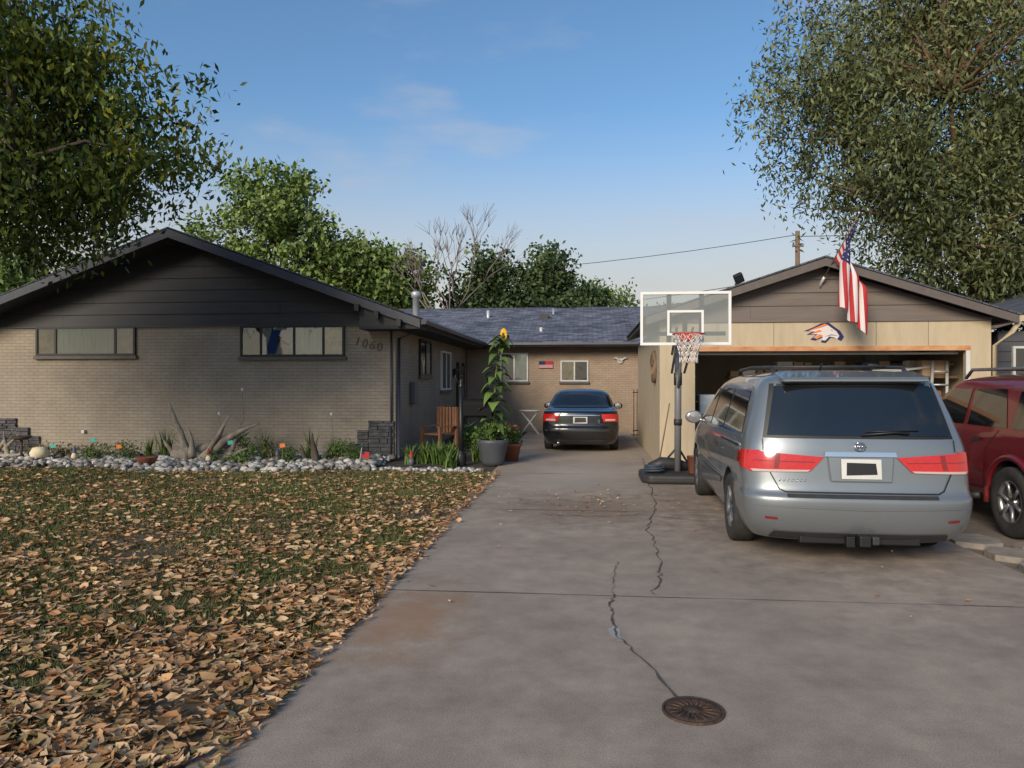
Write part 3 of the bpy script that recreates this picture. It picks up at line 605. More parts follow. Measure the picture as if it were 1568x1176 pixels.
tubes('floodlight_arm',[([(2.72,GY-.2,3.25),(2.72,GY-.25,3.45)],.015)],M['black'],G)
o=box('floodlight',-.08,.08,-.05,.05,-.09,.09,M['black'],G,.02); o.location=(2.72,GY-.28,3.48); o.rotation_euler=(R(20),R(-25),0)
tubes('wall_wreath',[([(GX0-.03,14.9+.28*math.cos(t),1.9+.28*math.sin(t)) for t in np.linspace(0,6.28,16)],[random.uniform(.03,.06) for _ in range(16)])],M['wood'],G)

FL=empty('american_flag'); b0=Vector((4.23,13.97,3.40)); tip=Vector((4.53,12.93,4.42)); dr=(tip-b0).normalized()
tubes('flagpole',[([b0,tip],.012)],M['wood'],FL,8); lathe('finial',[(0,0),(.02,.01),(.02,.03),(0,.05)],M['galv'],FL,'z',tuple(tip),10)
tubes('bracket',[([b0+Vector((0,.05,-.08)),b0,b0+dr*.15],.028)],M['galv'],FL,8)
nu,nv=72,39; V=[];F=[];mi=[]
for i in range(nu+1):
    s=i/nu
    for j in range(nv+1):
        t=j/nv; p=tip-dr*(t*.88+.03)
        cx=4.52; cy=13.2
        k=min(1,s*2.2); k=k*k*(3-2*k)
        x=p.x*(1-k)+(cx+(.5-t)*-.42)*k
        yy=p.y*(1-k)+(cy+.06*math.sin(t*17+s*2))*k
        x+=.035*math.sin(t*17+1.2+s*2.5)*k
        z=p.z-s*1.38-(.12*k*(1-t))+.04*math.sin(t*11)*s
        V.append((x,yy,z))
for i in range(nu):
    for j in range(nv):
        a=i*(nv+1)+j; F.append((a,a+1,a+nv+2,a+nv+1))
        s=i/nu; st=j//3
        if s<.38 and j<21: mi.append(1 if (i%4==1 and j%4==1) else 2)
        else: mi.append(0 if st%2==0 else 1)
mesh('flag_cloth',V,F,[M['redc'],M['whitec'],M['navy']],FL,True,mi)

NB=empty('neighbour_house')
box('walls',8.0,16,15.4,24,-.06,2.6,mat('neighbour_siding',(.06,.06,.07),.7),NB)
gable_slab(NB,'roof',7.6,12,16.4,2.7,4.0,2.7,15,24.4,.12,M['trimbr'],M['shing2'])
window(NB,'win',8.25,9.4,1.5,2.3,15.35,[.5],M['offwhite'],[M['roomdark'],M['roomdark']])
clap('siding',8.0,16,0,2.6,15.38,mat('neighbour_boards',(.07,.07,.08),.7),NB,.2)
gt=empty('metal_gate')
tubes('bars',[([(1.32+k*.1,21.5+k*.1,.05),(1.32+k*.1,21.5+k*.1,1.4)],.012) for k in range(9)]+[([(1.3,21.5,1.3),(2.2,22.4,1.3)],.015),([(1.3,21.5,.2),(2.2,22.4,.2)],.015)],M['black'],gt)

up=empty('utility_pole'); tubes('pole',[([(11.75,43,-.06),(11.75,43,10.1)],[.16,.12])],M['wood'],up,10)
box('crossarm',11.45,12.05,42.85,42.98,9.2,9.30,M['wood'],up); lathe('insulator',[(0,9.30),(.05,9.30),(.05,9.45),(0,9.47)],M['greycol'],up,'z',(11.5,42.9,0),8)
def wire(a,b,sag):
    return ([Vector(a).lerp(Vector(b),t)-Vector((0,0,sag*4*t*(1-t))) for t in np.linspace(0,1,16)],.018)
tubes('wires',[wire((11.75,43,9.9),(-30,60,11),1.2),wire((11.75,43,7.6),(-30,60,8),1.5),wire((11.75,43,7.9),(-2,26,4.3),.8),wire((11.75,43,9.8),(50,30,11),1)],M['black'],up,4)

# ---------------------------------------------------------------- vehicles
class Body:
    def __init__(s,keys,p=3.,sub=7,sm=3):
        K=np.array(keys,float); k=np.linspace(0,len(K)-1,(len(K)-1)*sub+1); A=np.stack([np.interp(k,np.arange(len(K)),K[:,c]) for c in range(K.shape[1])],1)
        B=A.copy()
        for _ in range(2):
            C=B.copy()
            for i in range(1,len(B)-1):
                a=max(0,i-sm); b=min(len(B)-1,i+sm); q=min(i-a,b-i); C[i]=B[i-q:i+q+1].mean(0)
            B=C
        s.A=B; s.p=p
    def at(s,z): return [np.interp(z,s.A[:,0],s.A[:,c]) for c in range(1,6)]
    def X(s,y,z):
        yr,yf,hw,dr_,df=s.at(z); p=s.p
        if y<yr+dr_: q=min(1,max(0,1-(y-yr)/dr_)); return hw*(1-q**p)**(1/p)
        if y>yf-df: q=min(1,max(0,1-(yf-y)/df)); return hw*(1-q**p)**(1/p)
        return hw
    def Y(s,x,z,front=False):
        yr,yf,hw,dr_,df=s.at(z); p=s.p; q=min(.999,abs(x)/hw); e=1-(1-q**p)**(1/p)
        return yf-df*e if front else yr+dr_*e
    def P(s,kind,a,z):
        if kind=='rear': return Vector((a,s.Y(a,z),z))
        if kind=='front': return Vector((a,s.Y(a,z,True),z))
        sg=1 if kind=='R' else -1
        return Vector((sg*s.X(a,z),a,z))
    def off(s,kind,a,z,o):
        e=.01; p=s.P(kind,a,z); u=s.P(kind,a+e,z)-p; v=s.P(kind,a,z+e)-p
        n=u.cross(v)
        if n.length<1e-9: n=Vector((0,-1,0))
        n.normalize()
        ref={'rear':Vector((0,-1,0)),'front':Vector((0,1,0)),'R':Vector((1,0,0)),'L':Vector((-1,0,0))}[kind]
        if n.dot(ref)<0: n=-n
        return p+n*o
    def mesh(s,name,m,parent,arches,ar):
        p=s.p; rings=[]
        ph=np.linspace(0,math.pi/2,14)
        for z,yr,yf,hw,dr_,df in s.A:
            q=[]
            for t in ph: q.append((hw*math.sin(t)**(2/p),yr+dr_*(1-max(0,math.cos(t))**(2/p))))
            for t in np.linspace(0,1,26)[1:-1]: q.append((hw,(yr+dr_)*(1-t)+(yf-df)*t))
            for t in ph[::-1]: q.append((hw*math.sin(t)**(2/p),yf-df*(1-max(0,math.cos(t))**(2/p))))
            full=q+[(-x,y) for x,y in q[::-1][1:-1]]
            rings.append([(x,y,z) for x,y in full])
        n=len(rings[0]); V=[v for r in rings for v in r]; F=[]
        for i in range(len(rings)-1):
            for k in range(n): F.append((i*n+k,i*n+(k+1)%n,(i+1)*n+(k+1)%n,(i+1)*n+k))
        F.append(tuple(range(n))[::-1]); F.append(tuple((len(rings)-1)*n+k for k in range(n)))
        o=mesh(name,V,F,m,parent,True)
        o.data.materials.append(M['blkpl'])
        for y in arches:
            for sg in (-1,1):
                hw=max(s.A[:,3])
                xa,xb=sorted((sg*(hw-.30),sg*(hw+.2)))
                c=lathe('cut',[(0,xa),(ar,xa),(ar,xb),(0,xb)],M['blkpl'],None,'x',(0,y,ar*.83),40,False)
                bm=bmesh.new(); bm.from_mesh(c.data); bmesh.ops.remove_doubles(bm,verts=bm.verts,dist=1e-5); bmesh.ops.recalc_face_normals(bm,faces=bm.faces); bm.to_mesh(c.data); bm.free()
                md=o.modifiers.new('b','BOOLEAN'); md.operation='DIFFERENCE'; md.object=c; md.solver='EXACT'
                par=o.parent; o.parent=None; bpy.context.view_layer.update()
                dg=bpy.context.evaluated_depsgraph_get(); nm=bpy.data.meshes.new_from_object(o.evaluated_get(dg))
                o.modifiers.clear(); o.data=nm; o.parent=par
                bpy.data.objects.remove(c)
        return o
    def patch(s,name,kind,quad,m,parent,o=.004,nu=14,nv=10,mirror=False):
        (a0,z0),(a1,z1),(a2,z2),(a3,z3)=quad; V=[];F=[]
        for i in range(nv+1):
            v=i/nv
            for j in range(nu+1):
                u=j/nu; a=(a0*(1-u)+a1*u)*(1-v)+(a3*(1-u)+a2*u)*v; z=(z0*(1-u)+z1*u)*(1-v)+(z3*(1-u)+z2*u)*v
                V.append(s.off(kind,a,z,o))
        for i in range(nv):
            for j in range(nu):
                k=i*(nu+1)+j; F.append((k,k+1,k+nu+2,k+nu+1))
        if kind=='L': F=[f[::-1] for f in F]
        r=mesh(name,V,F,m,parent,True)
        if mirror: s.patch(name+'_r',kind if kind in('rear','front') else ('R' if kind=='L' else 'L'),[(-a,z) if kind in('rear','front') else (a,z) for a,z in quad],m,parent,o,nu,nv)
        return r
    def line(s,name,kind,pts,wd,m,parent,o=.005,mirror=False):
        V=[];F=[]; P=[]
        for i in range(len(pts)-1):
            for k in range(8): t=k/8; P.append((pts[i][0]*(1-t)+pts[i+1][0]*t,pts[i][1]*(1-t)+pts[i+1][1]*t))
        P.append(pts[-1])
        for i,(a,z) in enumerate(P):
            q=P[min(i+1,len(P)-1)]; r=P[max(i-1,0)]; d=Vector((q[0]-r[0],q[1]-r[1])).normalized(); n_=Vector((-d.y,d.x))*wd/2
            V.append(s.off(kind,a+n_.x,z+n_.y,o)); V.append(s.off(kind,a-n_.x,z-n_.y,o))
        for i in range(len(P)-1): F.append((2*i,2*i+1,2*i+3,2*i+2))
        mesh(name,V,F,m,parent,True)
        if mirror: s.line(name+'_r',kind if kind in('rear','front') else ('R' if kind=='L' else 'L'),[(-a,z) if kind in('rear','front') else (a,z) for a,z in pts],wd,m,parent,o)
def wheel(parent,name,x,y,r,wd,sg,spokes=7,rr=.62):
    e=bpy.data.objects.new(name,None); scene.collection.objects.link(e); e.parent=parent; e.location=(x,y,r)
    w2=wd/2
    lathe('tyre',[(r*rr,-w2*.8),(r*.75,-w2),(r*.93,-w2*.97),(r*.99,-w2*.8),(r,-w2*.5),(r,w2*.5),(r*.99,w2*.8),(r*.93,w2*.97),(r*.75,w2),(r*rr,w2*.8)],M['rubber'],e,'x',n=40)
    o=sg*w2
    lathe('rim',[(r*rr*1.01,o*.85),(r*rr*.95,o*.9),(r*rr*.92,o*.5),(r*rr*.9,-o*.5)],M['alloy'],e,'x',n=40)
    lathe('well',[(r*rr,o*.15),(0,o*.12)],M['blkpl'],e,'x',n=30)
    lathe('hub',[(r*.16,o*.3),(r*.16,o*.72),(r*.1,o*.8),(0,o*.8)],M['alloy'],e,'x',n=20)
    ln=[]
    for k in range(spokes):
        t=2*math.pi*k/spokes+.3
        ln.append(([(o*.68,math.cos(t)*r*.1,math.sin(t)*r*.1),(o*.75,math.cos(t)*r*.4,math.sin(t)*r*.4),(o*.8,math.cos(t)*r*rr*.96,math.sin(t)*r*rr*.96)],[r*.075,r*.055,r*.07]))
    tubes('spokes',ln,M['alloy'],e,6)
def mirror_part(parent,name,x,y,z,m,sg):
    e=bpy.data.meshes.new(name)
    bm=bmesh.new(); bmesh.ops.create_uvsphere(bm,u_segments=16,v_segments=10,radius=1)
    for v in bm.verts: v.co=Vector((v.co.x*.12,v.co.y*.07 if v.co.y>0 else v.co.y*.03,v.co.z*.085))
    bm.to_mesh(e); bm.free(); o=bpy.data.objects.new(name,e); e.materials.append(m); scene.collection.objects.link(o); o.parent=parent; o.location=(x+sg*.12,y,z)
    for q in e.polygons: q.use_smooth=True
    lathe(name+'_glass',[(.0,y-.034),(.075,y-.030)],M['chrome'],parent,'y',(x+sg*.12,0,z),16)
    tubes(name+'_arm',[([(x-sg*.04,y+.02,z-.06),(x+sg*.06,y,z-.03)],.03)],m,parent)

VAN=empty('parked_minivan',(2.36,6.62,0),R(-2.0))
K=[(.20,.14,4.9,.86,.42,1.0),(.28,.05,5.02,.93,.36,1.0),(.42,.0,5.10,.965,.34,1.0),(.55,-.01,5.1,.975,.34,1.0),(.60,.0,5.1,.975,.34,1.0),(.63,.05,5.08,.965,.33,1.0),(.76,.07,5.05,.972,.33,1.0),(.90,.085,4.9,.965,.33,1.0),(1.00,.10,4.6,.955,.33,1.0),(1.08,.12,4.3,.94,.33,.9),(1.3,.20,3.85,.875,.33,.8),(1.5,.28,3.45,.81,.33,.7),(1.60,.31,3.2,.765,.33,.7),(1.655,.36,3.0,.70,.33,.7),(1.70,.6,2.7,.56,.3,.6),(1.72,1.0,2.2,.3,.3,.4),(1.725,1.3,1.9,.02,.1,.1)]
B=Body(K,3.4); B.mesh('body',M['vanpaint'],VAN,[1.05,4.05],.405)
B.patch('rear_window_seal','rear',[(-.80,1.10),(.80,1.10),(.70,1.585),(-.70,1.585)],M['black'],VAN,.004)
B.patch('rear_window','rear',[(-.76,1.125),(.76,1.125),(.665,1.56),(-.665,1.56)],M['vglass'],VAN,.009)
B.patch('high_stop_lamp','rear',[(-.13,1.592),(.13,1.592),(.12,1.612),(-.12,1.612)],M['redlens2'],VAN,.03)
prism('roof_spoiler','x',[(.20,1.615),(.24,1.645),(.55,1.70),(.62,1.67),(.36,1.60),(.22,1.598)],-.62,.62,M['vanpaint'],VAN).modifiers.new('b','BEVEL').width=.012
B.patch('tail_lamp','rear',[(-.91,.80),(-.42,.815),(-.30,.94),(-.91,.985)],M['redlens'],VAN,.012,mirror=True)
B.patch('tail_lamp_lower','rear',[(-.88,.80),(-.44,.812),(-.42,.828),(-.90,.822)],M['clearlens'],VAN,.016,mirror=True)
B.patch('tail_lamp_dark','rear',[(-.72,.835),(-.68,.835),(-.66,.96),(-.70,.96)],M['redlens2'],VAN,.016,mirror=True)
B.line('tail_lamp_rib','rear',[(-.88,.90),(-.38,.895)],.008,M['redlens2'],VAN,.016,mirror=True)
B.patch('tail_lamp_side','L',[(.16,.80),(.48,.86),(.50,.97),(.18,.99)],M['redlens'],VAN,.010,mirror=True)
B.patch('chrome_bar','rear',[(-.30,.945),(.30,.945),(.29,.985),(-.29,.985)],M['chrome'],VAN,.022)
B.patch('plate_recess','rear',[(-.25,.735),(.25,.735),(.27,.94),(-.27,.94)],M['vanpaint'],VAN,.016)
B.line('plate_recess_edge','rear',[(-.27,.94),(-.25,.735),(.25,.735),(.27,.94)],.008,M['greycol'],VAN,.018)
B.patch('licence_plate','rear',[(-.165,.755),(.165,.755),(.165,.925),(-.165,.925)],M['offwhite'],VAN,.026)
B.patch('plate_marks','rear',[(-.125,.785),(.13,.795),(.12,.89),(-.12,.895)],M['black'],VAN,.029)
B.line('hatch_seam','rear',[(-.80,1.09),(-.80,.99)],.010,M['black'],VAN,.006,mirror=True)
B.line('hatch_seam_low','rear',[(-.75,.80),(-.68,.66),(-.63,.635),(.0,.635)],.012,M['black'],VAN,.006,mirror=True)
B.line('bumper_crease','rear',[(-.9,.52),(0,.50),(.9,.52)],.012,M['vanpaint'],VAN,.01)
B.line('bumper_top_pad','rear',[(-.62,.605),(0,.605),(.62,.605)],.03,M['blkpl'],VAN,.006)
B.patch('lower_valance','rear',[(-.75,.215),(.75,.215),(.72,.285),(-.72,.285)],M['blkpl'],VAN,.008)
B.patch('reflector','rear',[(-.80,.40),(-.70,.395),(-.70,.412),(-.80,.418)],M['redlens2'],VAN,.008,mirror=True)
tubes('emblem',[([(.0+.045*math.cos(t),B.Y(0,1.03)-.02,1.035+.038*math.sin(t)) for t in np.linspace(0,6.3,14)],.006),([(-.02,B.Y(0,1.03)-.02,1.055),(-.018,B.Y(0,1.03)-.02,1.015)],.006),([(.02,B.Y(0,1.03)-.02,1.055),(.018,B.Y(0,1.03)-.02,1.015)],.006),([(-.02,B.Y(0,1.03)-.02,1.035),(.02,B.Y(0,1.03)-.02,1.035)],.005)],M['chrome'],VAN)
tubes('model_lettering',[([(-.68+k*.035,B.Y(-.68+k*.035,.735)-.008,.725),(-.665+k*.035,B.Y(-.665+k*.035,.745)-.008,.745)],.004) for k in range(7)],M['chrome'],VAN,4)
tubes('wiper',[([(.02,B.Y(.0,1.14)-.03,1.135),(.30,B.Y(.3,1.16)-.03,1.16),(.42,B.Y(.42,1.15)-.03,1.15)],.010),([(.06,B.Y(.06,1.17)-.02,1.165),(.50,B.Y(.5,1.17)-.02,1.175)],.006)],M['black'],VAN)
box('hitch_bar',-.5,.5,.10,.17,.18,.25,M['black'],VAN,.01); box('hitch_receiver',-.045,.045,-.06,.16,.19,.28,M['black'],VAN,.008); box('hitch_plate',-.13,-.06,.02,.1,.17,.26,M['black'],VAN,.005)
box('hitch_plug',.07,.13,-.02,.1,.2,.27,M['blkpl'],VAN,.01)
for sg,kd in ((-1,'L'),(1,'R')):
    B.patch('side_glass_rear_'+kd,kd,[(.50,1.11),(1.62,1.10),(1.60,1.52),(.72,1.52)],M['vglass'],VAN,.006)
    B.patch('side_glass_mid_'+kd,kd,[(1.70,1.10),(2.62,1.09),(2.58,1.53),(1.68,1.53)],M['vglass'],VAN,.006)
    B.patch('side_glass_front_'+kd,kd,[(2.70,1.09),(3.75,1.06),(3.05,1.50),(2.66,1.53)],M['vglass'],VAN,.006)
    B.line('slide_track_'+kd,kd,[(.55,1.0),(1.7,1.0)],.015,M['black'],VAN)
    B.line('door_seam_a_'+kd,kd,[(1.66,1.08),(1.66,.36)],.008,M['black'],VAN); B.line('door_seam_b_'+kd,kd,[(2.67,1.08),(2.70,.36)],.008,M['black'],VAN)
    B.line('rub_strip_'+kd,kd,[(1.5,.55),(3.5,.55)],.05,M['vanpaint'],VAN,.014)
    B.line('handle_'+kd,kd,[(1.82,.93),(2.0,.93)],.035,M['chrome'],VAN,.03); B.line('handle2_'+kd,kd,[(2.82,.92),(3.0,.92)],.035,M['vanpaint'],VAN,.03)
    mirror_part(VAN,'mirror_'+kd,sg*.93,3.55,1.13,M['vanpaint'],sg)
    wheel(VAN,'rear_wheel_'+kd,sg*.86,1.05,.34,.22,sg); wheel(VAN,'front_wheel_'+kd,sg*.86,4.05,.34,.22,sg)
    tubes('roof_rail_'+kd,[([(sg*.60,.65,1.66),(sg*.60,.8,1.74),(sg*.60,1.8,1.76),(sg*.58,2.7,1.74),(sg*.57,2.85,1.66)],.02)],M['blkpl'],VAN)
for k,y in enumerate((1.2,2.2)): tubes('roof_crossbar_%d'%k,[([(-.6,y,1.755),(.6,y,1.755)],.018)],M['blkpl'],VAN)
B.patch('windscreen','front',[(-.8,1.14),(.8,1.14),(.66,1.58),(-.66,1.58)],M['vglass'],VAN,.006)
tubes('antenna',[([(-.1,1.0,1.72),(-.1,.9,1.78)],.008)],M['black'],VAN)

SED=empty('parked_sedan',(-.17,16.75,0),R(-1.0))
K=[(.18,.12,4.35,.78,.5,.9),(.28,.03,4.45,.84,.42,.9),(.44,0,4.5,.87,.4,.9),(.55,0,4.5,.88,.4,.9),(.60,.05,4.48,.875,.38,.9),(.75,.06,4.4,.87,.36,.9),(.86,.07,4.2,.86,.36,.9),(.93,.09,3.7,.845,.34,.8),(.96,.25,3.35,.82,.34,.7),(.99,.60,3.1,.79,.32,.6),(1.14,.86,2.8,.73,.32,.5),(1.29,1.14,2.4,.655,.3,.4),(1.38,1.35,2.15,.57,.3,.3),(1.42,1.55,2.0,.40,.2,.2),(1.43,1.7,1.85,.02,.05,.05)]
S=Body(K,3.,7,2); S.mesh('body',M['sedpaint'],SED,[.95,3.6],.37)
S.patch('rear_window','rear',[(-.66,1.0),(.66,1.0),(.53,1.35),(-.53,1.35)],M['vglass'],SED,.008)
S.patch('tail_lamp','rear',[(-.84,.70),(-.52,.70),(-.47,.87),(-.83,.87)],M['redlens'],SED,.010,mirror=True)
S.patch('tail_lamp_inner','rear',[(-.78,.72),(-.56,.72),(-.56,.76),(-.78,.76)],M['clearlens'],SED,.014,mirror=True)
S.patch('tail_lamp_side','L',[(.16,.71),(.32,.73),(.32,.86),(.18,.87)],M['redlens'],SED,.008,mirror=True)
S.patch('licence_plate','rear',[(-.16,.66),(.16,.66),(.16,.81),(-.16,.81)],M['offwhite'],SED,.016)
S.patch('plate_marks','rear',[(-.13,.68),(.14,.69),(.12,.79),(-.12,.79)],M['black'],SED,.02)
S.line('chrome_strip','rear',[(-.45,.845),(.45,.845)],.014,M['chrome'],SED,.01)
S.line('boot_seam','rear',[(-.47,.69),(-.45,.61),(.45,.61),(.47,.69)],.010,M['blkpl'],SED,.004)
S.line('bumper_strip','rear',[(-.8,.50),(.8,.50)],.03,M['blkpl'],SED,.012)
S.patch('lower_valance','rear',[(-.6,.2),(.6,.2),(.58,.30),(-.58,.30)],M['blkpl'],SED,.008)
S.patch('windscreen','front',[(-.7,1.04),(.7,1.04),(.55,1.36),(-.55,1.36)],M['vglass'],SED,.006)
tubes('exhaust',[([(-.5,.0,.22),(-.5,.3,.22)],.035)],M['chrome'],SED,10)
for sg,kd in ((-1,'L'),(1,'R')):
    S.patch('side_glass_a_'+kd,kd,[(.95,1.0),(1.9,1.0),(1.85,1.33),(1.35,1.33)],M['vglass'],SED,.006)
    S.patch('side_glass_b_'+kd,kd,[(1.98,1.0),(2.9,1.0),(2.3,1.33),(1.93,1.33)],M['vglass'],SED,.006)
    mirror_part(SED,'mirror_'+kd,sg*.79,2.75,.98,M['sedpaint'],sg)
    wheel(SED,'rear_wheel_'+kd,sg*.77,.95,.31,.2,sg,6); wheel(SED,'front_wheel_'+kd,sg*.77,3.6,.31,.2,sg,6)

SUV=empty('parked_suv',(5.35,7.35,-.05),R(0))
K=[(.36,.12,4.5,.80,.3,.5),(.44,.02,4.6,.85,.25,.5),(.55,0,4.62,.875,.24,.5),(.68,0,4.62,.88,.24,.5),(.72,.05,4.56,.875,.22,.5),(.9,.06,4.5,.875,.2,.45),(1.03,.07,4.3,.87,.2,.4),(1.08,.08,3.7,.865,.2,.35),(1.13,.10,3.35,.85,.2,.3),(1.38,.15,3.0,.79,.2,.3),(1.6,.22,2.7,.735,.2,.3),(1.68,.28,2.5,.69,.2,.3),(1.73,.5,2.2,.5,.2,.2),(1.745,.9,1.8,.25,.2,.2),(1.75,1.1,1.5,.02,.05,.05)]
U=Body(K,4.,7,2); U.mesh('body',M['suvpaint'],SUV,[.98,3.65],.45)
U.patch('rear_window','rear',[(-.7,1.15),(.7,1.15),(.62,1.58),(-.62,1.58)],M['vglass'],SUV,.006)
U.patch('tail_lamp','rear',[(-.86,.8),(-.72,.8),(-.72,1.1),(-.85,1.1)],M['redlens'],SUV,.01,mirror=True)
U.patch('windscreen','front',[(-.75,1.16),(.75,1.16),(.66,1.62),(-.66,1.62)],M['vglass'],SUV,.006)
for sg,kd in ((-1,'L'),(1,'R')):
    U.patch('glass_rear_'+kd,kd,[(.30,1.15),(1.02,1.15),(1.02,1.55),(.40,1.55)],M['vglass'],SUV,.006)
    U.patch('glass_mid_'+kd,kd,[(1.12,1.15),(1.95,1.15),(1.93,1.57),(1.30,1.57)],M['vglass'],SUV,.006)
    U.patch('glass_front_'+kd,kd,[(2.05,1.15),(3.12,1.15),(2.65,1.55),(2.03,1.57)],M['vglass'],SUV,.006)
    U.line('door_seam_a_'+kd,kd,[(1.25,1.12),(1.5,.9),(1.55,.45)],.008,M['black'],SUV); U.line('door_seam_b_'+kd,kd,[(2.0,1.6),(2.0,.45)],.008,M['black'],SUV); U.line('door_seam_c_'+kd,kd,[(3.1,1.1),(3.1,.5)],.008,M['black'],SUV)
    U.line('side_moulding_'+kd,kd,[(1.5,.70),(3.1,.70)],.09,M['suvpaint'],SUV,.018)
    U.line('handle_'+kd,kd,[(1.6,1.0),(1.75,1.0)],.04,M['blkpl'],SUV,.025); U.line('handle2_'+kd,kd,[(2.15,1.0),(2.3,1.0)],.04,M['blkpl'],SUV,.025)
    mirror_part(SUV,'mirror_'+kd,sg*.86,2.95,1.2,M['suvpaint'],sg)
    for n_,y in (('rear',.98),('front',3.65)):
        wheel(SUV,n_+'_wheel_'+kd,sg*.79,y,.375,.25,sg,6,.6)
        pts=[(sg*.885,y+.47*math.cos(t),.375+.47*math.sin(t)) for t in np.linspace(-.15,math.pi+.15,22)]
        tubes(n_+'_flare_'+kd,[(pts,.035)],M['suvpaint'],SUV,8)
    tubes('side_step_'+kd,[([(sg*.88,1.6,.36),(sg*.93,1.7,.34),(sg*.93,3.0,.34),(sg*.88,3.1,.36)],.04)],M['blkpl'],SUV,8)
    tubes('roof_rail_'+kd,[([(sg*.62,.4,1.68),(sg*.62,.5,1.80),(sg*.62,2.3,1.80),(sg*.62,2.45,1.70)],.022)],M['alloy'],SUV)
for k,y in enumerate((.6,1.2,1.8,2.2)): tubes('roof_crossbar_%d'%k,[([(-.62,y,1.80),(.62,y,1.80)],.018)],M['blkpl'],SUV)

# ---------------------------------------------------------------- basketball hoop
BH=empty('basketball_hoop',(1.46,11.3,0))
bx=prism('base','z',[(-.62,.55),(-.5,.38),(.3,.38),(.42,.6),(.36,1.35),(-.5,1.35),(-.62,1.2)],.0,.15,M['blkpl'],BH); q=bx.modifiers.new('b','BEVEL'); q.width=.05; q.segments=3
tubes('pole',[([(.0,.95,.12),(.0,.92,1.2),(0,.88,2.25)],.055)],M['polegrey'],BH,12)
tubes('pole_collar',[([(.0,.93,.9),(0,.925,1.0)],.066),([(.0,.92,1.55),(0,.915,1.75)],.066)],M['blkpl'],BH,12)
tubes('base_struts',[([(-.28,1.2,.16),(0,.94,.55)],.018),([(.25,1.2,.16),(0,.94,.55)],.018)],M['blkpl'],BH)
tubes('support_arms',[([(-.10,.88,2.05),(-.12,.05,2.42)],.02),([(.10,.88,2.05),(.12,.05,2.42)],.02),([(-.10,.90,1.75),(-.12,.05,2.2)],.02),([(.10,.90,1.75),(.12,.05,2.2)],.02),([(0,.91,1.45),(0,.5,2.0)],.022)],M['polegrey'],BH)
def acryl():
    m,nt,b=newmat('acrylic_board'); N=nt.nodes; L=nt.links
    t=N.new('ShaderNodeBsdfTransparent'); t.inputs[0].default_value=(.82,.86,.86,1)
    d=N.new('ShaderNodeBsdfPrincipled'); d.inputs['Base Color'].default_value=(.38,.41,.40,1); d.inputs['Roughness'].default_value=.1
    x=N.new('ShaderNodeMixShader'); x.inputs[0].default_value=.45; L.new(t.outputs[0],x.inputs[1]); L.new(d.outputs[0],x.inputs[2]); L.new(x.outputs[0],N['Material Output'].inputs[0]); return m
bw,zb,zt=.67,2.155,2.96
mesh('backboard',[(-bw+.02,0,zb+.02),(bw-.02,0,zb+.02),(bw-.02,0,zt-.02),(-bw+.02,0,zt-.02)],[(0,1,2,3)],acryl(),BH)
def frame(nm,x,z0,z1,wd,y0,y1,m,par):
    box(nm+'_t',-x,x,y0,y1,z1-wd,z1,m,par); box(nm+'_b',-x,x,y0,y1,z0,z0+wd,m,par); box(nm+'_l',-x,-x+wd,y0,y1,z0+wd,z1-wd,m,par); box(nm+'_r',x-wd,x,y0,y1,z0+wd,z1-wd,m,par)
frame('board_frame',bw,zb,zt,.04,-.018,.018,M['white'],BH)
frame('target_square',.27,2.30,2.68,.035,-.010,-.004,M['white'],BH)
for sg in (-1,1): box('back_brace_%d'%sg,sg*.24-.035,sg*.24+.035,.02,.05,zb+.04,zt-.04,M['blkpl'],BH)
box('back_brace_h',-.6,.6,.052,.08,2.3,2.36,M['blkpl'],BH); box('back_brace_v',-.035,.035,.052,.08,2.36,2.6,M['blkpl'],BH)
rz=2.30; rc=(.0,-.36); rr=.228
tubes('rim',[([(rc[0]+rr*math.cos(t),rc[1]+rr*math.sin(t),rz) for t in np.linspace(0,2*math.pi,33)],.010),([(-.09,-.02,rz-.02),(-.13,-.16,rz)],.010),([(.09,-.02,rz-.02),(.13,-.16,rz)],.010)],M['rimo'],BH,8)
box('rim_bracket',-.1,.1,-.14,-.019,rz-.08,rz+.02,M['rimo'],BH,.01)
ln=[]; ns=12
def npnt(k,l):
    f=[1,.86,.72,.62,.56,.58][l]; t=2*math.pi*(k+.5*(l%2))/ns
    return (rc[0]+rr*f*math.cos(t),rc[1]+rr*f*math.sin(t),rz-.085*l)
for l in range(5):
    for k in range(ns):
        ln.append(([npnt(k,l),npnt(k,l+1)],.0055)); ln.append(([npnt(k+(1 if l%2 else 0),l),npnt(k if l%2 else k-1,l+1)] ,.0055))
tubes('net',ln,M['net'],BH,5)
M['tarp']=mat('tarp_blue',(.025,.04,.065),.7,c2=(.05,.065,.09),scale=8)
tubes('base_hose',[([(-.40+.15*math.cos(t),.65+.12*math.sin(t),.17+t*.006) for t in np.linspace(0,18,60)],.018)],M['tarp'],BH)
tubes('sand_bag',[([(-.45,1.0,.2),(-.25,1.05,.26),(.0,1.1,.24),(.22,1.12,.19)],[.07,.11,.11,.06])],M['blkpl'],BH,10)
lathe('bucket',[(0,.15),(.10,.15),(.125,.42),(.13,.42)],M['terra'],BH,'z',(.24,.72,0),16)
tubes('leaning_broom',[([(-.30,1.15,.15),(-.12,1.05,1.25)],.012)],M['wood'],BH); box('broom_head',-.38,-.2,1.1,1.18,.15,.27,M['orange'],BH,.01)

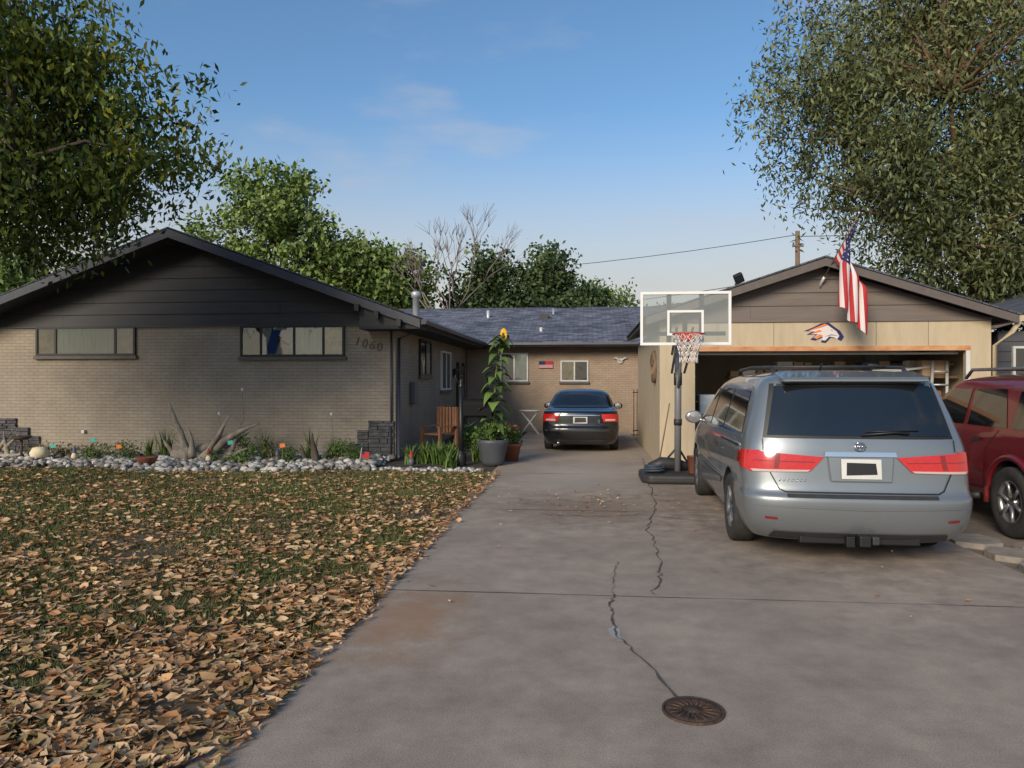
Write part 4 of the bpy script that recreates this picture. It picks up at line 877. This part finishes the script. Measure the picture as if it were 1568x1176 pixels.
# ---------------------------------------------------------------- mailbox
MB=empty('mailbox',(-2.42,14.0,0))
tubes('post',[([(0,0,-.05),(0,0,1.5)],.05)],M['black'],MB,10); lathe('post_base',[(.10,0),(.10,.2),(.07,.25),(.055,.28)],M['black'],MB,n=12)
lathe('post_finial',[(.05,1.5),(.06,1.53),(.03,1.56),(.045,1.6),(.03,1.65),(0,1.67)],M['black'],MB,n=12)
arc=[(.01+.11*math.cos(t),1.17+.11*math.sin(t)) for t in np.linspace(0,math.pi,12)]
poly=[(-.10,.96),(.12,.96)]+arc
prism('box','x',[(p[0],p[1]) for p in poly],.05,.60,mat('mailbox_black',(.006,.006,.007),.7,spec=.2),MB)
tubes('bracket',[([(0,0,.94),(.5,0,.94)],.02),([(0,0,.7),(.2,0,.78),(.4,0,.94)],.014)],M['black'],MB)
tubes('scroll_hook',[([(0,0,1.45),(-.12,0,1.72),(-.05,0,1.85),(.05,0,1.78),(.0,0,1.70)],.009)],M['black'],MB)

# ---------------------------------------------------------------- pots & plants
PG=leafmat('plant_green',[(.05,.095,.018),(.09,.155,.035),(.15,.23,.055)],0)
PD=leafmat('plant_dry',[(.10,.08,.04),(.12,.13,.05),(.20,.17,.09)],0)
PT=empty('flower_pot',(-1.82,14.1,0))
lathe('pot',[(0,.0),(.19,.0),(.22,.08),(.29,.40),(.31,.44),(.31,.50),(.28,.50),(.27,.44),(0,.42)],M['greypot'],PT,n=32)
lathe('soil',[(.275,.45),(0,.47)],M['soil'],PT)
SF=empty('sunflower_plant',(-1.82,14.1,.45))
st=[Vector((.0,0,0)),Vector((.03,0,.7)),Vector((.06,0,1.3)),Vector((.14,-.02,1.85)),Vector((.20,-.06,2.06))]
tubes('stalk',[(st,[.022,.02,.017,.013,.010])],mat('stalk_green',(.14,.19,.06),.7),SF,8)
V=[];F=[];at=[]
def bigleaf(p,az,l,w_,drop):
    d=Vector((math.cos(az),math.sin(az),0)); s_=Vector((-math.sin(az),math.cos(az),0)); k=len(V); n=7
    for i in range(n+1):
        t=i/n; wd_=w_*math.sin(math.pi*min(1,t**.75))*.5+.001; z=.25*l*math.sin(t*2.2)-drop*t*t*l
        c=p+d*l*t+Vector((0,0,z)); V.extend([c+s_*wd_+Vector((0,0,.02)),c,c-s_*wd_+Vector((0,0,.02))])
    r=random.random()
    for i in range(n):
        a=k+3*i; F.extend([(a,a+1,a+4,a+3),(a+1,a+2,a+5,a+4)]); at.extend([r,r])
for i in range(60):
    t=.03+.93*i/60; seg=t*4; j=min(3,int(seg)); p=st[j].lerp(st[j+1],seg-j)
    s=.40*(1-.5*t)*random.uniform(.75,1.15); bigleaf(p,i*2.4+random.uniform(-.3,.3),s,s*.62,random.uniform(.2,.95))
V=np.array([tuple(v) for v in V]); npmesh('leaves',V,np.array(F),PG,SF,attr=np.array(at),smooth=True)
hc=st[-1]; V=[];F=[]
for ring in range(2):
    for k in range(16):
        t=2*math.pi*(k+.5*ring)/16; d=Vector((.6*math.cos(t),-.5*math.cos(t)-.15*ring,math.sin(t))); s_=Vector((-math.sin(t)*.6,.3,math.cos(t)))
        c=hc+Vector((.02,-.03,0)); b=len(V); V+=[c+d*.03,c+d*.08+s_*.018,c+d*.13,c+d*.08-s_*.018]; F.append((b,b+1,b+2,b+3))
mesh('petals',V,F,M['yellow'],SF); lathe('seed_head',[(0,-.045),(.03,-.04),(.035,-.025),(.03,.0),(0,.01)],M['seed'],SF,'y',(hc.x+.02,hc.y,hc.z),14)
def bush(name,x,y,r,h,n,m,Ls=.09,Ws=.04,z=0):
    e=empty(name,(x,y,z)); C=rng.normal(0,.45,(max(4,n//25),3))*np.array([r,r,h*.5])+np.array([0,0,h*.5]); C[:,2]=abs(C[:,2])
    leaves(C,r*.28,25,Ls,Ws,m,'leaves',e,-.3)
    tubes('stems',[([(0,0,-.02),(c[0]*.6,c[1]*.6,c[2]*.6),tuple(c)],[.01,.007,.003]) for c in C[:12]],M['wood'],e,4); return e
def blades(name,x,y,h,n,m,w_=.02,spread=.35,z=-.02):
    e=empty(name,(x,y,z)); V=np.empty((n,6,3)); a=rng.uniform(0,6.28,n); hh=h*rng.uniform(.6,1.1,n); ls=spread*rng.uniform(.2,1,n)*h; ox=rng.normal(0,.05,(n,2))
    for i,(t,ww) in enumerate([(0,1),(.5,.9),(1,.1)]):
        cx=ox[:,0]+np.cos(a)*ls*t**1.8; cy=ox[:,1]+np.sin(a)*ls*t**1.8; cz=hh*t-.15*hh*t**3
        V[:,2*i]=np.c_[cx-np.sin(a)*w_*ww/2,cy+np.cos(a)*w_*ww/2,cz]; V[:,2*i+1]=np.c_[cx+np.sin(a)*w_*ww/2,cy-np.cos(a)*w_*ww/2,cz]
    i=np.arange(n)[:,None]*6; F=np.concatenate([i+np.array([[0,1,3,2]]),i+np.array([[2,3,5,4]])])
    npmesh('blades',V.reshape(-1,3),F,m,e,attr=np.tile(rng.random(n),2)); return e
bush('potted_greenery',-1.82,14.08,.28,.36,520,PG,.09,.05,.46)
rp=empty('terracotta_planter',(-1.55,14.9,0)); lathe('pot',[(0,0),(.14,0),(.2,.3),(.22,.3),(.22,.36),(.18,.36),(.17,.3),(0,.3)],M['terra'],rp,n=24)
bush('geranium',-1.55,14.9,.22,.3,350,PG,.07,.05,.36); redp=leafmat('geranium_petals',[(.5,.02,.03),(.6,.05,.08)],0)
bush('geranium_flowers',-1.55,14.85,.2,.25,140,redp,.05,.05,.5)
for i,(x,y,h,n) in enumerate([(-2.9,14.2,.55,60),(-3.2,14.4,.5,50),(-2.7,14.5,.5,50),(-3.45,14.2,.45,50),(-2.2,14.9,.5,50),(-2.6,13.7,.4,40)]):
    blades('iris_plant' if i==0 else 'iris_plant.%03d'%i,x,y,h,n,PG,.035,.7)
bush('garden_shrub',-2.2,15.8,.4,.6,700,PG,.1,.05); bush('garden_shrub.001',-2.9,18.4,.45,.6,700,PG,.1,.05); bush('garden_shrub.002',-2.8,15.1,.3,.3,350,PD,.08,.04)
CH=empty('wooden_chair',(-3.25,16.0,0),R(-35))
chm=mat('cedar',(.30,.14,.07),.7,c2=(.22,.10,.05),scale=6)
for i,(x,y) in enumerate([(-.28,-.25),(.28,-.25),(-.28,.25),(.28,.25)]): box('leg_%d'%i,x-.03,x+.03,y-.03,y+.03,0,1.05 if y>0 else .62,chm,CH)
for k in range(5): box('slat_%d'%k,-.27,.27,-.27+k*.11,-.19+k*.11,.452,.475,chm,CH)
for k in range(5): box('back_%d'%k,-.23+k*.10,-.17+k*.10,.226,.245,.48,1.05,chm,CH)
box('arm_l',-.33,-.23,-.30,.27,.62,.645,chm,CH); box('arm_r',.23,.33,-.30,.27,.62,.645,chm,CH)
TB=empty('bistro_table',(-1.75,22.4,0))
lathe('top',[(0,.72),(.33,.72),(.34,.735),(.33,.75),(0,.75)],M['white'],TB,n=28)
tubes('legs',[([(-.28,-.15,0),(.25,-.15,.71)],.016),([(.28,-.15,0),(-.25,-.15,.71)],.016),([(-.28,.15,0),(.25,.15,.71)],.016),([(.28,.15,0),(-.25,.15,.71)],.016),([(-.28,-.15,.02),(-.28,.15,.02)],.012),([(.28,-.15,.02),(.28,.15,.02)],.012)],M['white'],TB,8)

bm=bmesh.new(); bmesh.ops.create_icosphere(bm,subdivisions=1,radius=1); iv=np.array([v.co[:] for v in bm.verts]); iF=np.array([[v.index for v in f.verts] for f in bm.faces]); bm.free()
def rocks(name,x,y,z,s,m):
    n=len(x); nvv=len(iv); sc=s[:,None]*rng.uniform(.6,1.25,(n,3))*np.array([1,1,.65]); j=1+rng.normal(0,.10,(n,nvv,1))
    a=rng.uniform(0,6.28,n); V=iv[None]*j*sc[:,None,:]; c,sn=np.cos(a)[:,None],np.sin(a)[:,None]
    X=V[:,:,0]*c-V[:,:,1]*sn; Y_=V[:,:,0]*sn+V[:,:,1]*c
    V=np.stack([X+x[:,None],Y_+y[:,None],V[:,:,2]+z[:,None]],2).reshape(-1,3)
    F=(iF[None]+np.arange(n)[:,None,None]*nvv).reshape(-1,3)
    return npmesh(name,V,F,m,attr=np.repeat(rng.random(n),len(iF)),smooth=True)
M['rock']=leafmat('river_rock',[(.13,.12,.105),(.26,.245,.22),(.42,.40,.37),(.60,.58,.54)],0,.8)
n=3000; x=rng.uniform(-14,-3.95,n); fr=12.7+.25*np.sin(x*1.1)+.16*np.sin(x*2.7+1); y=fr+(14.9-fr)*rng.random(n)**1.0
rocks('river_rock_bed',x,y,rng.uniform(-.02,.06,n)+.03*(y-13)/2,rng.uniform(.03,.10,n),M['rock'])
mesh('planting_bed',[(-14,12.75,-.012),(-3.9,12.75,-.012),(-1.7,13.3,-.012),(-1.75,16.5,-.012),(-1.98,24,-.012),(-3.96,24,-.012),(-3.96,15,-.012),(-14,15,-.012)],[tuple(range(8))],M['soil'])
n=130; rocks('bed_edging_stones',rng.uniform(-3.9,-1.9,n),13.2+rng.normal(0,.10,n),rng.uniform(-.02,.02,n),rng.uniform(.03,.07,n),M['rock'])
DW=empty('driftwood',(-7.75,14.1,0))
def br(p,d,l,r):
    p=Vector(p); d=Vector(d).normalized(); pts=[p];rad=[r]
    for k in range(1,7):
        d=(d+Vector((random.uniform(-.22,.22),random.uniform(-.12,.12),random.uniform(-.12,.18)))).normalized(); p=p+d*l/6; pts.append(p); rad.append(r*(1-.145*k)*random.uniform(.85,1.15))
    return (pts,rad)
tubes('wood',[br((-.25,0,0),(-.3,0,1),1.25,.12),br((.0,0,0),(.9,0,.9),1.5,.13),br((.1,.05,0),(.5,0,.5),1.1,.10),br((-.55,0,.08),(1,.1,.12),1.5,.16),br((.35,0,.35),(.1,0,1),.65,.07),br((.0,0,.1),(-.8,-.2,.35),.75,.09),br((.5,0,.45),(1,0,.3),.5,.05),br((-.35,0,.5),(-.5,0,.7),.5,.05),br((.2,-.1,.1),(.2,0,1),.85,.07),br((-.1,-.1,.1),(-.1,0,.8),.6,.09),br((.3,-.15,.06),(1,-.1,.2),.9,.10),br((.6,0,.1),(.6,0,.9),.8,.06),br((-.5,0,.1),(-.6,0,.8),.7,.06)],M['drift'],DW,8)
DW2=empty('driftwood.001',(-12.1,14.1,0)); tubes('wood',[br((-.2,0,0),(.7,0,.8),.8,.08),br((.2,0,0),(-.4,0,1),.6,.07),br((-.3,0,.05),(1,0,.15),.9,.10),br((.1,0,.2),(.9,0,.8),.5,.05)],M['drift'],DW2,8)
DW3=empty('tree_stump',(-5.35,14.1,0)); tubes('wood',[br((0,0,0),(.1,0,1),.6,.11),br((-.2,0,0),(-.2,0,1),.4,.07),br((.2,0,0),(.3,0,1),.42,.08),br((0,0,.2),(-.4,0,.9),.35,.04)],M['bark'],DW3,8)
for i,(x,y,h,n,t) in enumerate([(-8.6,14.3,.75,50,0),(-6.9,14.2,.5,50,1),(-6.5,14.3,.8,30,0),(-4.95,14.3,.5,110,1),(-9.3,14.1,.35,90,1),(-5.9,14.0,.35,70,1),(-7.2,13.7,.25,40,1),(-10.2,14.4,.35,60,2),(-4.6,14.1,.35,90,1),(-6.2,14.0,.45,70,2),(-5.6,14.4,.8,24,0),(-8.9,14.2,.6,36,0),(-5.1,14.5,.6,22,0),(-9.9,13.9,.25,60,1),(-10.8,14.3,.3,60,2),(-6.6,13.7,.25,60,1),(-11.5,14.4,.3,60,2)]):
    if t: bush('bed_shrub' if i==1 else 'bed_shrub.%03d'%i,x,y,.24,h,n*6,PG if t==1 else PD,.07,.03)
    else: blades('tall_bed_plant' if i==0 else 'tall_bed_plant.%03d'%i,x,y,h,n,PG,.022,.35)
for i,x in enumerate((-7.1,-7.6,-5.2)):
    e=empty('dry_stalk' if i==0 else 'dry_stalk.%03d'%i,(x,14.6,0)); hh=1.4 if i==0 else .9
    tubes('stem',[([(0,0,0),(.03,0,hh*.6),(0,0,hh)],[.008,.006,.004])],M['twig'],e,5); lathe('head',[(0,hh),(.03,hh+.03),(.035,hh+.06),(0,hh+.09)],M['offwhite'],e,n=10)
for i,(x,hh) in enumerate(((-9.75,.42),(-9.2,.3),(-6.9,.4),(-5.85,.35),(-10.6,.3))):
    e=empty('plant_marker' if i==0 else 'plant_marker.%03d'%i,(x,13.7,0)); tubes('stake',[([(0,0,0),(0,0,hh)],.007)],M['wood'],e,5); mesh('tag',[(-.05,-.01,hh-.02),(.06,-.01,hh),(.04,-.01,hh+.07),(-.06,-.01,hh+.06)],[(0,1,2,3)],M['turq'] if i%2==0 else M['orangep'],e)
lathe('garden_bowl',[(0,0),(.13,0),(.2,.14),(.21,.15),(.17,.13),(0,.05)],M['terra'],None,'z',(-8.35,13.25,.03),20)
cp=empty('ceramic_pumpkin',(-11.05,13.9,0)); lathe('body',[(0,.02),(.1,.02),(.17,.1),(.18,.18),(.13,.27),(.05,.29),(0,.27)],M['curtain2'],cp,n=16); tubes('stem',[([(0,0,.27),(.02,0,.34)],.02)],M['wood'],cp)
bb=empty('bird_bath',(-11.45,13.9,0)); tubes('stand',[([(0,0,0),(0,0,.42)],.025)],M['iron'],bb); lathe('bowl',[(0,.42),(.12,.43),(.2,.5),(.18,.5),(0,.45)],M['iron'],bb,n=20)
for i,(x,y,c) in enumerate([(-10.3,13.9,'vinyl'),(-6.0,13.8,'vinyl'),(-7.35,13.7,'redc'),(-3.3,13.6,'redc')]):
    gm=empty('garden_gnome' if i==2 else ('garden_ornament' if i==0 else 'garden_ornament.%03d'%i),(x,y,.02)); gm.scale=(.8,.8,.75)
    lathe('body',[(0,.02),(.07,.02),(.075,.12),(.045,.2),(0,.2)],M['greycol'] if i%2 else M['curtain2'],gm,n=12); lathe('head',[(0,.19),(.04,.21),(.045,.25),(.0,.28)],M['terra'],gm,n=12); lathe('hat',[(.055,.25),(.03,.32),(0,.40)],M[c],gm,n=12)
gf=empty('garden_flag',(-4.25,13.4,0)); tubes('stick',[([(0,0,0),(.06,0,.38)],.006)],M['offwhite'],gf); box('cloth_red',.05,.2,-.002,.002,.18,.3,M['redc'],gf); box('cloth_blue',.05,.11,-.006,-.003,.25,.3,M['navy'],gf)
